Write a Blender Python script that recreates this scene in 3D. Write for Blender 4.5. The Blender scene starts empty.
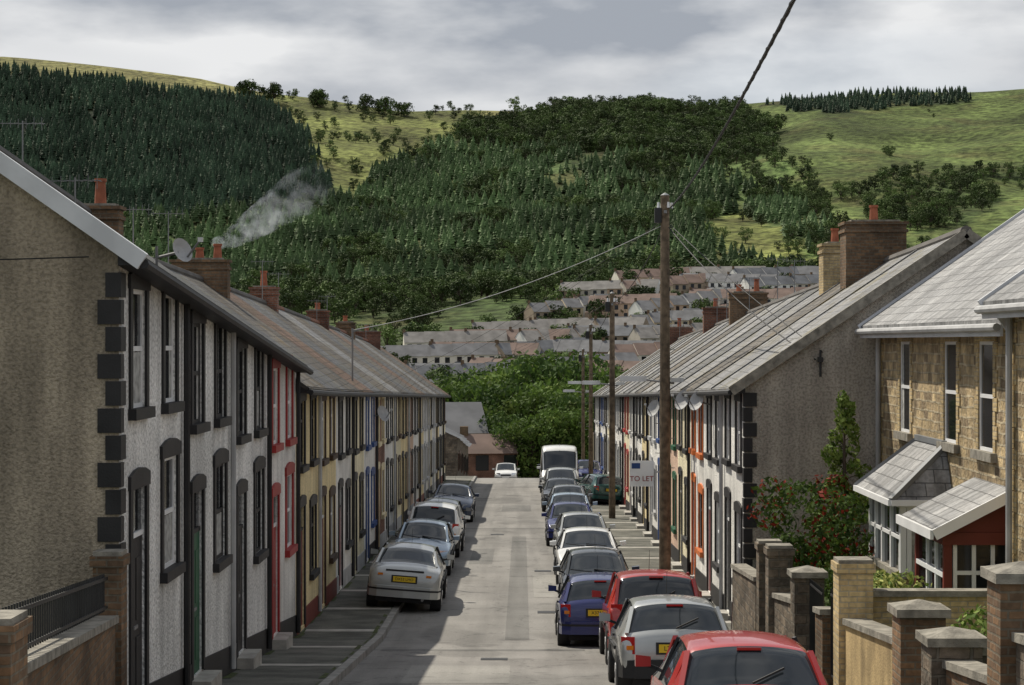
import bpy, math, random, bmesh
from mathutils import Vector, Matrix, noise
R=random.Random(11)
scene=bpy.context.scene
COL=scene.collection
# ------------------------------------------------------------------ materials
def newmat(name):
    m=bpy.data.materials.new(name); m.use_nodes=True
    nt=m.node_tree; return m,nt,nt.nodes['Principled BSDF']
def N(nt,t,**k):
    n=nt.nodes.new(t)
    for a,b in k.items(): setattr(n,a,b)
    return n
def noise_val(nt,vec,scale,lo,hi,a=.35,b=.65,detail=3,stretch=None):
    src=vec
    if stretch:
        mp=N(nt,'ShaderNodeMapping'); mp.inputs['Scale'].default_value=stretch
        nt.links.new(vec,mp.inputs['Vector']); src=mp.outputs[0]
    n=N(nt,'ShaderNodeTexNoise'); n.inputs['Scale'].default_value=scale; n.inputs['Detail'].default_value=detail
    nt.links.new(src,n.inputs['Vector'])
    r=N(nt,'ShaderNodeMapRange'); r.inputs['From Min'].default_value=a; r.inputs['From Max'].default_value=b
    r.inputs['To Min'].default_value=lo; r.inputs['To Max'].default_value=hi
    nt.links.new(n.outputs[0],r.inputs['Value'])
    return r.outputs[0],n.outputs[0]
def mul(nt,a,b):
    n=N(nt,'ShaderNodeMath',operation='MULTIPLY'); nt.links.new(a,n.inputs[0])
    if isinstance(b,float): n.inputs[1].default_value=b
    else: nt.links.new(b,n.inputs[1])
    return n.outputs[0]
def scalecol(nt,colsock,col,val):
    n=N(nt,'ShaderNodeVectorMath',operation='SCALE')
    if colsock: nt.links.new(colsock,n.inputs[0])
    else: n.inputs[0].default_value=col[:3]
    nt.links.new(val,n.inputs['Scale']); return n.outputs[0]
def pos(nt,obj=False):
    if obj: return N(nt,'ShaderNodeTexCoord').outputs['Object']
    return N(nt,'ShaderNodeNewGeometry').outputs['Position']
def bump(nt,b,h,strength,dist):
    n=N(nt,'ShaderNodeBump'); n.inputs['Strength'].default_value=strength; n.inputs['Distance'].default_value=dist
    nt.links.new(h,n.inputs['Height']); nt.links.new(n.outputs[0],b.inputs['Normal'])
def pmat(name,col,rough=.85,lo=.75,hi=1.1,scale=1.2,fine=None,fscale=30,bmp=0,bdist=.02,bscale=40,streak=0,spec=.3,metal=0,coat=0,obj=False):
    m,nt,b=newmat(name); p=pos(nt,obj)
    v,_=noise_val(nt,p,scale,lo,hi)
    if fine:
        f,_=noise_val(nt,p,fscale,fine,1.05,.38,.55,2); v=mul(nt,v,f)
    if streak:
        s,_=noise_val(nt,p,2.2,1-streak,1.05,.35,.6,3,(1.3,1.3,.18)); v=mul(nt,v,s)
    nt.links.new(scalecol(nt,None,col,v),b.inputs['Base Color'])
    b.inputs['Roughness'].default_value=rough; b.inputs['Metallic'].default_value=metal
    b.inputs['Specular IOR Level'].default_value=spec; b.inputs['Coat Weight'].default_value=coat
    b.inputs['Coat Roughness'].default_value=.05
    if bmp:
        _,n=noise_val(nt,p,bscale,0,1,detail=2); bump(nt,b,n,bmp,bdist)
    return m
def brickmat(name,c1,c2,mort,bw,rh,ms,lo=.7,hi=1.15,scale=1.0,bmp=.6,bdist=.02,rough=.85,bias=0,spec=.2,moss=None,streaks=False):
    m,nt,b=newmat(name)
    uv=N(nt,'ShaderNodeTexCoord').outputs['UV']
    t=N(nt,'ShaderNodeTexBrick'); t.inputs['Scale'].default_value=1
    t.inputs['Brick Width'].default_value=bw; t.inputs['Row Height'].default_value=rh; t.inputs['Mortar Size'].default_value=ms
    t.inputs['Mortar Smooth'].default_value=.3; t.inputs['Bias'].default_value=bias
    t.inputs['Color1'].default_value=(*c1,1); t.inputs['Color2'].default_value=(*c2,1); t.inputs['Mortar'].default_value=(*mort,1)
    nz=N(nt,'ShaderNodeTexNoise'); nz.inputs['Scale'].default_value=3; nz.inputs['Detail'].default_value=1; nt.links.new(uv,nz.inputs['Vector'])
    mx=N(nt,'ShaderNodeVectorMath',operation='MULTIPLY_ADD'); nt.links.new(nz.outputs['Color'],mx.inputs[0])
    mx.inputs[1].default_value=(ms*3,ms*3,0); nt.links.new(uv,mx.inputs[2]); nt.links.new(mx.outputs[0],t.inputs['Vector'])
    p=pos(nt); v,_=noise_val(nt,p,scale,lo,hi); f,fn=noise_val(nt,p,14,.8,1.1,detail=2); v=mul(nt,v,f)
    if streaks:
        s,_=noise_val(nt,uv,1.5,.62,1.1,.38,.6,3,(2.5,.3,1)); v=mul(nt,v,s)
    c=t.outputs['Color']
    if moss:
        mf,_=noise_val(nt,p,1.9,0,.9,.52,.64,6)
        mi=N(nt,'ShaderNodeMix',data_type='RGBA'); nt.links.new(mf,mi.inputs[0]); nt.links.new(c,mi.inputs[6]); mi.inputs[7].default_value=(*moss,1); c=mi.outputs[2]
    nt.links.new(scalecol(nt,c,None,v),b.inputs['Base Color'])
    b.inputs['Roughness'].default_value=rough; b.inputs['Specular IOR Level'].default_value=spec
    inv=N(nt,'ShaderNodeMath',operation='SUBTRACT'); inv.inputs[0].default_value=1; nt.links.new(t.outputs['Fac'],inv.inputs[1])
    ad=N(nt,'ShaderNodeMath',operation='MULTIPLY_ADD'); nt.links.new(fn,ad.inputs[0]); ad.inputs[1].default_value=.6; nt.links.new(inv.outputs[0],ad.inputs[2])
    bump(nt,b,ad.outputs[0],bmp,bdist)
    return m
def leafmat(name,c,var=.5,sc=1.2,trans=.25,obj=False):
    m,nt,b=newmat(name)
    oi=N(nt,'ShaderNodeObjectInfo'); r=N(nt,'ShaderNodeMapRange'); nt.links.new(oi.outputs['Random'],r.inputs['Value'])
    r.inputs['To Min'].default_value=1-var; r.inputs['To Max'].default_value=1+var*.6
    v,_=noise_val(nt,pos(nt,obj),sc,.6,1.3,detail=2); v=mul(nt,v,r.outputs[0])
    c_=scalecol(nt,None,c,v); nt.links.new(c_,b.inputs['Base Color']); b.inputs['Roughness'].default_value=.75; b.inputs['Specular IOR Level'].default_value=.15
    if trans:
        tr=N(nt,'ShaderNodeBsdfTranslucent'); nt.links.new(c_,tr.inputs['Color'])
        mx=N(nt,'ShaderNodeMixShader'); mx.inputs[0].default_value=trans
        nt.links.new(b.outputs[0],mx.inputs[1]); nt.links.new(tr.outputs[0],mx.inputs[2])
        nt.links.new(mx.outputs[0],nt.nodes['Material Output'].inputs['Surface'])
    return m

BLACK=pmat('black_paint',(.022,.021,.022),.55,.8,1.3,2,bmp=.2)
DKBROWN=pmat('dark_brown_paint',(.06,.035,.022),.6)
def roughcast(n,c,st=.25,fine=.62): return pmat(n,c,.92,.80,1.08,.7,fine=fine,fscale=20,bmp=.9,bdist=.035,bscale=30,streak=st)
RW=roughcast('white_roughcast',(.84,.83,.80),.20,.66)
RW2=roughcast('white_render',(.84,.82,.77),.14,.85)
RCR=roughcast('cream_render',(.80,.66,.38),.15,.85)
RCR2=roughcast('pale_cream_render',(.82,.74,.52),.15,.85)
RPK=roughcast('pink_render',(.68,.48,.36),.15,.85)
RGR=roughcast('grey_roughcast',(.52,.47,.40),.25,.70)
RBR=roughcast('brown_render',(.43,.36,.27),.35,.75)
RED=pmat('red_paint',(.33,.03,.03),.5); BLUE=pmat('blue_paint',(.03,.07,.22),.5); GREEN=pmat('green_paint',(.02,.10,.05),.5)
ORANGE=pmat('orange_paint',(.6,.16,.04),.5); WHITEP=pmat('white_pvc',(.8,.8,.8),.4,.9,1.05); CREAMP=pmat('cream_paint',(.7,.6,.38),.6)
GREYP=pmat('grey_paint',(.42,.42,.42),.7,.8,1.1,2); CURT=pmat('net_curtain',(.42,.42,.40),.9,.6,1.1,9)
BROWNW=pmat('maroon_timber',(.17,.035,.025),.5)
BRICK=brickmat('red_brick',(.28,.12,.075),(.20,.085,.055),(.22,.19,.16),.23,.075,.01,.55,1.15)
BRICKD=brickmat('brown_brick',(.26,.155,.085),(.15,.10,.065),(.18,.15,.11),.23,.08,.012,.6,1.15)
BRICKY=brickmat('yellow_brick',(.58,.45,.24),(.46,.34,.18),(.40,.34,.24),.23,.075,.01)
STONE=brickmat('sandstone_rubble',(.54,.41,.23),(.22,.165,.105),(.44,.37,.25),.36,.17,.02,.65,1.3,2.2,1,.05)
STONED=brickmat('dark_stone',(.24,.19,.14),(.12,.10,.08),(.17,.15,.12),.34,.16,.018,.6,1.2,2,1,.04)
SLATE=brickmat('slate_roof',(.125,.125,.13),(.08,.082,.088),(.035,.035,.04),.32,.24,.012,.65,1.2,.8,.9,.04,.65,0,.3,(.11,.10,.045),True)
SLATE2=brickmat('weathered_slate',(.15,.135,.115),(.09,.083,.075),(.04,.036,.032),.32,.24,.012,.6,1.2,.6,.9,.04,.7,0,.25,(.14,.10,.045),True)
SLATE3=brickmat('pale_slate',(.25,.245,.24),(.185,.185,.19),(.09,.09,.09),.34,.26,.010,.7,1.15,.8,.8,.03,.6,0,.3,(.15,.13,.07),True)
SLATE4=brickmat('light_slate',(.32,.315,.31),(.25,.25,.25),(.12,.12,.12),.34,.26,.010,.75,1.15,.8,.8,.03,.6,0,.3,None,True)
SLATER=brickmat('rusty_tile',(.19,.12,.085),(.14,.09,.07),(.07,.05,.04),.32,.26,.012,.7,1.2,.8,.9,.04,.75,0,.2,(.11,.09,.05),True)
RIDGE=pmat('ridge_tile',(.13,.12,.11),.8); RIDGER=pmat('red_ridge_tile',(.24,.11,.07),.8)
COPING=pmat('stone_coping',(.27,.25,.21),.9,.6,1.15,6,bmp=.5)
BARGE=pmat('pale_bargeboard',(.62,.63,.65),.5,.85,1.05,2)
POT=pmat('terracotta',(.36,.12,.065),.8,.7,1.1,5); LEAD=pmat('lead',(.20,.21,.22),.6)
WOOD=pmat('creosoted_wood',(.18,.135,.09),.85,.6,1.3,6,bmp=.4,streak=.4)
STEEL=pmat('galvanised_steel',(.25,.25,.25),.5,metal=.3); IRON=pmat('iron',(.03,.03,.03),.5); WIRE=pmat('cable',(.015,.015,.017),.6); WIREL=pmat('pale_cable',(.5,.5,.5),.6)
LAMPM=pmat('lamp_plastic',(.6,.6,.58),.35)
m,nt,b=newmat('window_glass'); b.inputs['Base Color'].default_value=(.012,.014,.017,1); b.inputs['Roughness'].default_value=.08; b.inputs['Specular IOR Level'].default_value=.35; GLASS=m
m,nt,b=newmat('car_glass'); b.inputs['Base Color'].default_value=(.02,.025,.03,1); b.inputs['Roughness'].default_value=.04; b.inputs['Specular IOR Level'].default_value=.7; CGLASS=m
def asphalt(name,col):
    m,nt,b=newmat(name); p=pos(nt)
    v,_=noise_val(nt,p,.5,.86,1.1,detail=4); f,fn=noise_val(nt,p,45,.8,1.15,.35,.65,2)
    s,_=noise_val(nt,p,1,.82,1.08,.4,.6,3,(1.6,.06,1)); v=mul(nt,mul(nt,v,f),s)
    pt,_=noise_val(nt,p,.35,.78,1,.36,.39,2,(1,.45,1)); v=mul(nt,v,pt)
    oil,_=noise_val(nt,p,1.1,.7,1,.30,.38,2); v=mul(nt,v,oil)
    vo=N(nt,'ShaderNodeTexVoronoi',feature='DISTANCE_TO_EDGE'); vo.inputs['Scale'].default_value=.45
    ns=N(nt,'ShaderNodeTexNoise'); ns.inputs['Scale'].default_value=2.5; nt.links.new(p,ns.inputs['Vector'])
    ma=N(nt,'ShaderNodeVectorMath',operation='MULTIPLY_ADD'); nt.links.new(ns.outputs['Color'],ma.inputs[0]); ma.inputs[1].default_value=(.9,.9,0); nt.links.new(p,ma.inputs[2]); nt.links.new(ma.outputs[0],vo.inputs['Vector'])
    cr=N(nt,'ShaderNodeMapRange'); cr.inputs['From Max'].default_value=.014; cr.inputs['To Min'].default_value=.62; nt.links.new(vo.outputs['Distance'],cr.inputs['Value']); v=mul(nt,v,cr.outputs[0])
    nt.links.new(scalecol(nt,None,col,v),b.inputs['Base Color']); b.inputs['Roughness'].default_value=.85; b.inputs['Specular IOR Level'].default_value=.3
    bump(nt,b,fn,.5,.01); return m
ASPH=asphalt('worn_asphalt',(.215,.205,.19)); ASPH2=asphalt('patched_asphalt',(.155,.15,.14)); ASPH3=asphalt('pale_patch_asphalt',(.25,.24,.22))
PAVE=pmat('pavement_asphalt',(.12,.118,.10),.9,.6,1.25,1.3,fine=.75,fscale=40,bmp=.4)
MOSS=pmat('moss',(.06,.075,.025),.95,.6,1.3,6,bmp=.6)
CONC=pmat('pale_concrete',(.40,.38,.34),.9,.75,1.1,4,bmp=.3); KERB=pmat('kerb_stone',(.28,.27,.25),.85,.7,1.1,3,bmp=.3)
GRASSG=pmat('garden_grass',(.06,.09,.025),.95,.6,1.3,2,bmp=.6)
LEAF=leafmat('leaf_green',(.095,.155,.030),.35,.9); LEAF2=leafmat('leaf_dark',(.05,.09,.022),.3,.9); LEAFL=leafmat('leaf_light',(.17,.23,.055),.3,1.2); LEAFR=leafmat('leaf_red',(.26,.035,.02),.3,2)
LEAFY=leafmat('leaf_variegated',(.40,.42,.14),.2,3)
CONI=leafmat('conifer_needles',(.045,.075,.042),.4,.03,0); CONI2=leafmat('conifer_needles_mid',(.085,.132,.050),.38,.02,0)  # needle colours also carry cloud shade (dark) against lit mid, and a haze tint
HLEAF=leafmat('hill_leaf',(.085,.125,.036),.5,.05,0); HLEAF2=leafmat('hill_leaf_dark',(.042,.070,.025),.4,.05,0); BARK=pmat('bark',(.08,.06,.045),.9)

# ------------------------------------------------------------------ mesh builder
Z=Vector((0,0,1))
class MB:
    def __init__(s): s.v=[];s.f=[];s.m=[]
    def poly(s,pts,m):
        i=len(s.v); s.v+= [tuple(p) for p in pts]; s.f.append(tuple(range(i,i+len(pts)))); s.m.append(m)
    def hexa(s,b,t,m):
        i=len(s.v); s.v+=[tuple(p) for p in b]+[tuple(p) for p in t]
        for q in ((3,2,1,0),(4,5,6,7),(0,1,5,4),(1,2,6,5),(2,3,7,6),(3,0,4,7)):
            s.f.append(tuple(i+k for k in q)); s.m.append(m)
    def box(s,x0,x1,y0,y1,z0,z1,m):
        if x0>x1:x0,x1=x1,x0
        if y0>y1:y0,y1=y1,y0
        s.hexa([(x0,y0,z0),(x1,y0,z0),(x1,y1,z0),(x0,y1,z0)],[(x0,y0,z1),(x1,y0,z1),(x1,y1,z1),(x0,y1,z1)],m)
    def beam(s,p0,p1,w,h,m,up=Z):
        p0=Vector(p0);p1=Vector(p1);d=(p1-p0).normalized();a=d.cross(up).normalized();u=a.cross(d)
        a=a*w/2;u=u*h/2
        s.hexa([p0-a-u,p0+a-u,p0+a+u,p0-a+u],[p1-a-u,p1+a-u,p1+a+u,p1-a+u],m)
    def cyl(s,p0,p1,r0,r1,n,m):
        p0=Vector(p0);p1=Vector(p1);d=(p1-p0).normalized();a=d.orthogonal().normalized();c=d.cross(a)
        i=len(s.v)
        for p,r in((p0,r0),(p1,r1)):
            for k in range(n):
                t=2*math.pi*k/n; s.v.append(tuple(p+a*math.cos(t)*r+c*math.sin(t)*r))
        for k in range(n):
            j=(k+1)%n; s.f.append((i+k,i+j,i+n+j,i+n+k)); s.m.append(m)
        s.f.append(tuple(i+k for k in range(n-1,-1,-1)));s.m.append(m)
        s.f.append(tuple(i+n+k for k in range(n)));s.m.append(m)
    def build(s,name,parent=None,smooth=False,uv=True,local=False):
        me=bpy.data.meshes.new(name); me.from_pydata(s.v,[],s.f)
        mats=[];ix={}
        for m in s.m:
            if m.name not in ix: ix[m.name]=len(mats);mats.append(m)
        for m in mats: me.materials.append(m)
        me.polygons.foreach_set('material_index',[ix[m.name] for m in s.m])
        if smooth: me.polygons.foreach_set('use_smooth',[True]*len(s.f))
        me.update()
        if uv:
            l=me.uv_layers.new(name='UVMap')
            for p in me.polygons:
                n=p.normal
                if abs(n.z)>.98: u=Vector((1,0,0));v=Vector((0,1,0))
                else: u=Z.cross(n).normalized(); v=n.cross(u)
                for li in p.loop_indices:
                    c=me.vertices[me.loops[li].vertex_index].co; l.data[li].uv=(c.dot(u),c.dot(v))
        o=bpy.data.objects.new(name,me); COL.objects.link(o)
        if parent:
            o.parent=parent
            if not local: o.location=-parent.location
        return o
def empty(name,loc):
    e=bpy.data.objects.new(name,None); e.empty_display_size=.5; e.location=loc; COL.objects.link(e); return e

# ------------------------------------------------------------------ terrain
TAB=[(-80,4.0),(0,-2.7),(41,-6.12),(125,-8.47),(160,-11.5),(200,-14),(260,-17),(330,-20),(380,-17.5),(630,10),(700,15.5),(760,22)]
def Tz(D):
    if D<=TAB[0][0]: return TAB[0][1]
    for (a,za),(b_,zb) in zip(TAB,TAB[1:]):
        if D<=b_: return za+(zb-za)*(D-a)/(b_-a)
    return TAB[-1][1]
RY=[(-400,40),(0,54),(100,64),(200,77),(270,92),(400,109),(520,110),(640,105),(750,102),(850,95),(1024,88),(1500,70)]
def lerp(tab,x):
    if x<=tab[0][0]: return tab[0][1]
    for (a,za),(b_,zb) in zip(tab,tab[1:]):
        if x<=b_: return za+(zb-za)*(x-a)/(b_-a)
    return tab[-1][1]
def bx(X,D): return 512+2000*(X/D+.005)
RD=1450
def H(X,D):
    if D<=760: 
        z=Tz(D)
        if D>330: z+=(D-330)/430*(6*noise.noise(Vector((X/120,D/120,0)))+X*.065)
        return z
    zr=RD*(342-lerp(RY,bx(X,D)))/2000
    t=min(1,(D-760)/(RD-760))
    if D<=RD: z=22+(zr-22)*t**1.08
    else: z=zr-(D-RD)*.03
    k=math.sin(math.pi*t) if D<RD else 0
    z+=k*(14*noise.noise(Vector((X/110,D/170,3)))+5*noise.noise(Vector((X/40,D/60,8))))+(1-t)*(6*noise.noise(Vector((X/120,D/120,0)))+X*.065)
    z+=1.5*noise.noise(Vector((X/60,0,5)))*t
    return z
def inpoly(x,y,P):
    c=False;j=len(P)-1
    for i in range(len(P)):
        xi,yi=P[i];xj,yj=P[j]
        if (yi>y)!=(yj>y) and x<(xj-xi)*(y-yi)/(yj-yi)+xi: c=not c
        j=i
    return c
# woodland compartments given by (bearing, elevation) on the opposite valley side
CLEAR=[(262,85),(330,90),(410,90),(480,90),(470,126),(432,146),(388,160),(352,200),(322,182),(300,132)]
MID=[(330,195),(352,202),(388,163),(440,147),(560,152),(700,168),(770,192),(832,228),(800,262),(820,345),(-300,345),(-300,235),(150,215)]
DARK=[(-400,60),(0,72),(100,82),(200,93),(258,102),(300,132),(322,182),(335,205),(150,220),(-400,245)]
BAND=[(436,146),(470,126),(530,116),(560,110),(645,107),(745,112),(775,132),(770,150),(700,166),(560,150)]
TOPR=[(762,104),(800,100),(880,94),(960,95),(975,101),(900,108),(800,111)]
SCR=[(700,166),(770,150),(800,185),(850,225),(860,262),(800,300),(790,262),(832,228),(770,192)]
HED=[(775,150),(818,193),(900,176),(1024,170),(1200,165),(1200,172),(1024,178),(900,186),(830,203),(795,190)]
CLU=[(858,196),(950,184),(1000,190),(985,214),(930,234),(872,226)]
CLU2=[(880,272),(1100,252),(1100,300),(880,300)]
CLU3=[(700,212),(760,203),(795,236),(742,246)]
GLADE=[(395,262),(440,250),(500,262),(470,282),(400,280)]
GLADE2=[(690,226),(740,212),(800,240),(812,275),(750,268)]
def region(X,D):
    if D>RD+15: return 'moor',0,0
    z=H(X,D); x=bx(X,D); y=342-2000*z/D
    x+=14*noise.noise(Vector((X/30,D/30,1))); y+=5*noise.noise(Vector((X/25,D/25,2)))
    if inpoly(x,y,CLEAR): return 'clear',x,y
    if inpoly(x,y,DARK): return 'dark',x,y
    if inpoly(x,y,BAND): return 'band',x,y
    if inpoly(x,y,TOPR): return 'topr',x,y
    if inpoly(x,y,GLADE2): return 'clear',x,y
    if inpoly(x,y,MID): return 'mid',x,y
    if inpoly(x,y,SCR) or inpoly(x,y,CLU) or inpoly(x,y,HED) or inpoly(x,y,CLU2) or inpoly(x,y,CLU3): return 'scr',x,y
    if y<132 and x<740: return 'moor',x,y
    if D<800: return ('mid' if x<880 else 'scr'),x,y
    return 'bracken',x,y
rows=[-80,-60,-40,-20]+list(range(-10,41,5))+[41]+list(range(45,125,8))+[125]+list(range(130,340,10))+list(range(340,760,14))+list(range(760,1480,9))+[1500,1550,1600,1700,1900,2200,2800,4000]
rows=sorted(set(rows))
cols=[-2.2,-1.6,-1.2,-.9,-.7,-.5,-.42,-.36]+[i*.0072 for i in range(-46,47)]+[.36,.42,.5,.7,.9,1.2,1.6,2.2]
GC={'moor':(.19,.18,.07),'clear':(.135,.15,.045),'dark':(.022,.036,.018),'band':(.05,.075,.022),'topr':(.03,.045,.02),'mid':(.055,.082,.027),'scr':(.065,.095,.03),'bracken':(.095,.125,.038)}
vs=[];cs=[]
for D in rows:
    for c in cols:
        X=c*(D+90)
        if D>630:
            z=H(X,D); r,_,_=region(X,D); g=GC[r]
        else:
            z=H(X,D) if D>0 else Tz(D)
            g=(.06,.085,.03) if D>125 else (.09,.09,.05)
        vs.append((X,D,z-.10)); cs.append((*g,1))
nc=len(cols); fs=[(i*nc+j,i*nc+j+1,(i+1)*nc+j+1,(i+1)*nc+j) for i in range(len(rows)-1) for j in range(nc-1)]
me=bpy.data.meshes.new('ground'); me.from_pydata(vs,[],fs); me.polygons.foreach_set('use_smooth',[True]*len(fs))
ca=me.color_attributes.new('land','FLOAT_COLOR','POINT'); ca.data.foreach_set('color',[k for c in cs for k in c])
m,nt,b=newmat('hillside_and_ground'); at=N(nt,'ShaderNodeAttribute'); at.attribute_name='land'
p=pos(nt); v,_=noise_val(nt,p,.018,.62,1.35,detail=6); f,fn=noise_val(nt,p,.22,.5,1.35,.36,.62,5); f2,_=noise_val(nt,p,.012,.65,1.25,.42,.56,4,(1,.35,1))
br,_=noise_val(nt,p,.03,0,.6,.5,.66,6)
v=mul(nt,mul(nt,v,f),f2)
mi=N(nt,'ShaderNodeMix',data_type='RGBA'); nt.links.new(br,mi.inputs[0]); nt.links.new(at.outputs['Color'],mi.inputs[6]); mi.inputs[7].default_value=(.10,.092,.036,1)
nt.links.new(scalecol(nt,mi.outputs[2],None,v),b.inputs['Base Color']); b.inputs['Roughness'].default_value=.95; b.inputs['Specular IOR Level'].default_value=.1
bump(nt,b,fn,1,2.5)
me.materials.append(m); go=bpy.data.objects.new('ground',me); COL.objects.link(go)

# --------------------------------------------------- road, pavements, kerbs
KL,KR=-2.85,2.85; XL,XR=-4.6,4.57
srow=[d for d in rows if d<125]+[125,127.9]
def strip(name,x0,x1,dz,mat,rws=srow):
    mb=MB()
    for a,c in zip(rws,rws[1:]):
        mb.poly([(x0,a,Tz(a)+dz),(x1,a,Tz(a)+dz),(x1,c,Tz(c)+dz),(x0,c,Tz(c)+dz)],mat)
    return mb.build(name)
strip('road',KL,KR,0,ASPH,srow+[d for d in rows if 128<d<210])
strip('pavement',XL-.3,KL-.14,.12,PAVE); strip('pavement',KR+.14,XR+.3,.12,PAVE)
for x0,x1 in((KL-.14,KL),(KR,KR+.14)):
    mb=MB(); y=-20
    while y<127:
        y1=y+.9; mb.hexa([(x0,y,Tz(y)-.05),(x1,y,Tz(y)-.05),(x1,y1-.012,Tz(y1)-.05),(x0,y1-.012,Tz(y1)-.05)],[(x0,y,Tz(y)+.126),(x1,y,Tz(y)+.126),(x1,y1-.012,Tz(y1)+.126),(x0,y1-.012,Tz(y1)+.126)],KERB); y=y1
    mb.build('kerb')
mb=MB()
for k in range(-3,23):
    for (a,c) in((XL+.02,KL-.15),(KR+.15,XR-.02)):
        y=24.2+4.35*k+ (0 if a<0 else 1.6)
        if y<0: continue
        mb.poly([(a,y,Tz(y)+.124),(c,y,Tz(y)+.124),(c,y+.42,Tz(y+.42)+.124),(a,y+.42,Tz(y+.42)+.124)],CONC)
mb.build('pavement_slabs')
mb=MB()
def patch(x0,x1,y0,y1,m,dz=.004):
    n=max(1,int((y1-y0)/4))
    yy=[y0+(y1-y0)*k/n for k in range(n+1)]
    for k,d in enumerate(yy[:-1]):
        if d<41<yy[k+1]: pass
        a,c=d,yy[k+1]; mb.poly([(x0,a,Tz(a)+dz),(x1,a,Tz(a)+dz),(x1,c,Tz(c)+dz),(x0,c,Tz(c)+dz)],m)
patch(-.35,.15,41.2,72,ASPH2); patch(-1.9,-.2,31,34.5,ASPH3); patch(.3,1.0,50,56.3,ASPH3); patch(-1.6,-.9,60,66,ASPH2); patch(-2.7,1.2,76,76.6,ASPH2); patch(-2.7,1.2,38.1,38.6,ASPH2); patch(-.9,.4,88,93,ASPH2); patch(-2.2,-1.7,20,31,ASPH2)
mb.build('road_patches')
mb=MB()
for k in range(60):
    y=26+k*1.55+R.uniform(-.3,.3); 
    for xs in((XL+.03,XL+.03+R.uniform(.04,.14)),(KL-.15-R.uniform(.02,.1),KL-.15)):
        l=R.uniform(.3,1.4); mb.poly([(xs[0],y,Tz(y)+.128),(xs[1],y+.1,Tz(y+.1)+.128),(xs[1]-.02,y+l,Tz(y+l)+.128),(xs[0],y+l+.1,Tz(y+l+.1)+.128)],MOSS)
mb.build('pavement_moss')
for sx in(-1,1):
    mb=MB(); x0,x1=sorted((sx*2.86,sx*40)); mb.poly([(x0,128.2,Tz(128.2)+.004),(x1,128.2,Tz(128.2)+.004),(x1,134,Tz(134)+.1),(x0,134,Tz(134)+.1)],ASPH); mb.build('cross_street_road')
mb=MB()
for (x,y) in((-.5,36),(.6,57.6),(-.9,73),(.6,46.5)):
    s=.24; mb.hexa([(x-s,y-s,Tz(y-s)-.02),(x+s,y-s,Tz(y-s)-.02),(x+s,y+s,Tz(y+s)-.02),(x-s,y+s,Tz(y+s)-.02)],[(x-s,y-s,Tz(y-s)+.010),(x+s,y-s,Tz(y-s)+.010),(x+s,y+s,Tz(y+s)+.010),(x-s,y+s,Tz(y+s)+.010)],IRON)
mb.build('manhole_cover')

# ------------------------------------------------------------------ houses
DEP=.05
def facade(mb,X,y0,y1,zb,ztop,ops,mat,s,dep=DEP):
    ys=sorted(set([y0,y1]+[o[0] for o in ops]+[o[1] for o in ops])); zs=sorted(set([zb]+[o[2] for o in ops]+[o[3] for o in ops]))
    for a,c in zip(ys,ys[1:]):
        for i,z in enumerate(zs):
            z1=zs[i+1] if i+1<len(zs) else None
            zm=(z+z1)/2 if z1 else z+.05
            if z1 and any(o[0]<(a+c)/2<o[1] and o[2]<zm<o[3] for o in ops): continue
            za,zc=(z1,z1) if z1 else (ztop(a),ztop(c))
            mb.poly([(X,a,z),(X,c,z),(X,c,zc),(X,a,za)],mat)
    for o in ops:
        a,c,z,z1=o[:4]; Xi=X-s*dep
        for q in ([(X,a,z),(Xi,a,z),(Xi,a,z1),(X,a,z1)],[(X,c,z),(Xi,c,z),(Xi,c,z1),(X,c,z1)],[(X,a,z),(X,c,z),(Xi,c,z),(Xi,a,z)],[(X,a,z1),(X,c,z1),(Xi,c,z1),(Xi,a,z1)]): mb.poly(q,mat)
def window(mb,X,s,a,c,z,z1,fr,dep=DEP,style=0):
    Xi=X-s*dep; Xf=X-s*(dep-.022); w=.055
    mb.poly([(Xi,a,z),(Xi,c,z),(Xi,c,z1),(Xi,a,z1)],GLASS)
    mb.box(Xi,Xf,a,a+w,z,z1,fr);mb.box(Xi,Xf,c-w,c,z,z1,fr);mb.box(Xi,Xf,a+w,c-w,z,z+w,fr);mb.box(Xi,Xf,a+w,c-w,z1-w,z1,fr)
    if style==0: zm=z+(z1-z)*.5; mb.box(Xi,Xf,a+w,c-w,zm-.03,zm+.03,fr)
    elif style==1: zm=z+(z1-z)*.68; mb.box(Xi,Xf,a+w,c-w,zm-.03,zm+.03,fr); ym=(a+c)/2; mb.box(Xi,Xf,ym-.025,ym+.025,z+w,zm-.03,fr)
    Xc=Xi+s*.006; r=R.random()
    if r<.25: mb.poly([(Xc,a+w,z+w),(Xc,c-w,z+w),(Xc,c-w,z+(z1-z)*.47),(Xc,a+w,z+(z1-z)*.47)],CURT)
    elif r<.45:
        q=(c-a)*.2; 
        for u,v in((a+w,a+w+q),(c-w-q,c-w)): mb.poly([(Xc,u,z+w),(Xc,v,z+w),(Xc,v,z1-w),(Xc,u,z1-w)],CURT)
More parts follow.
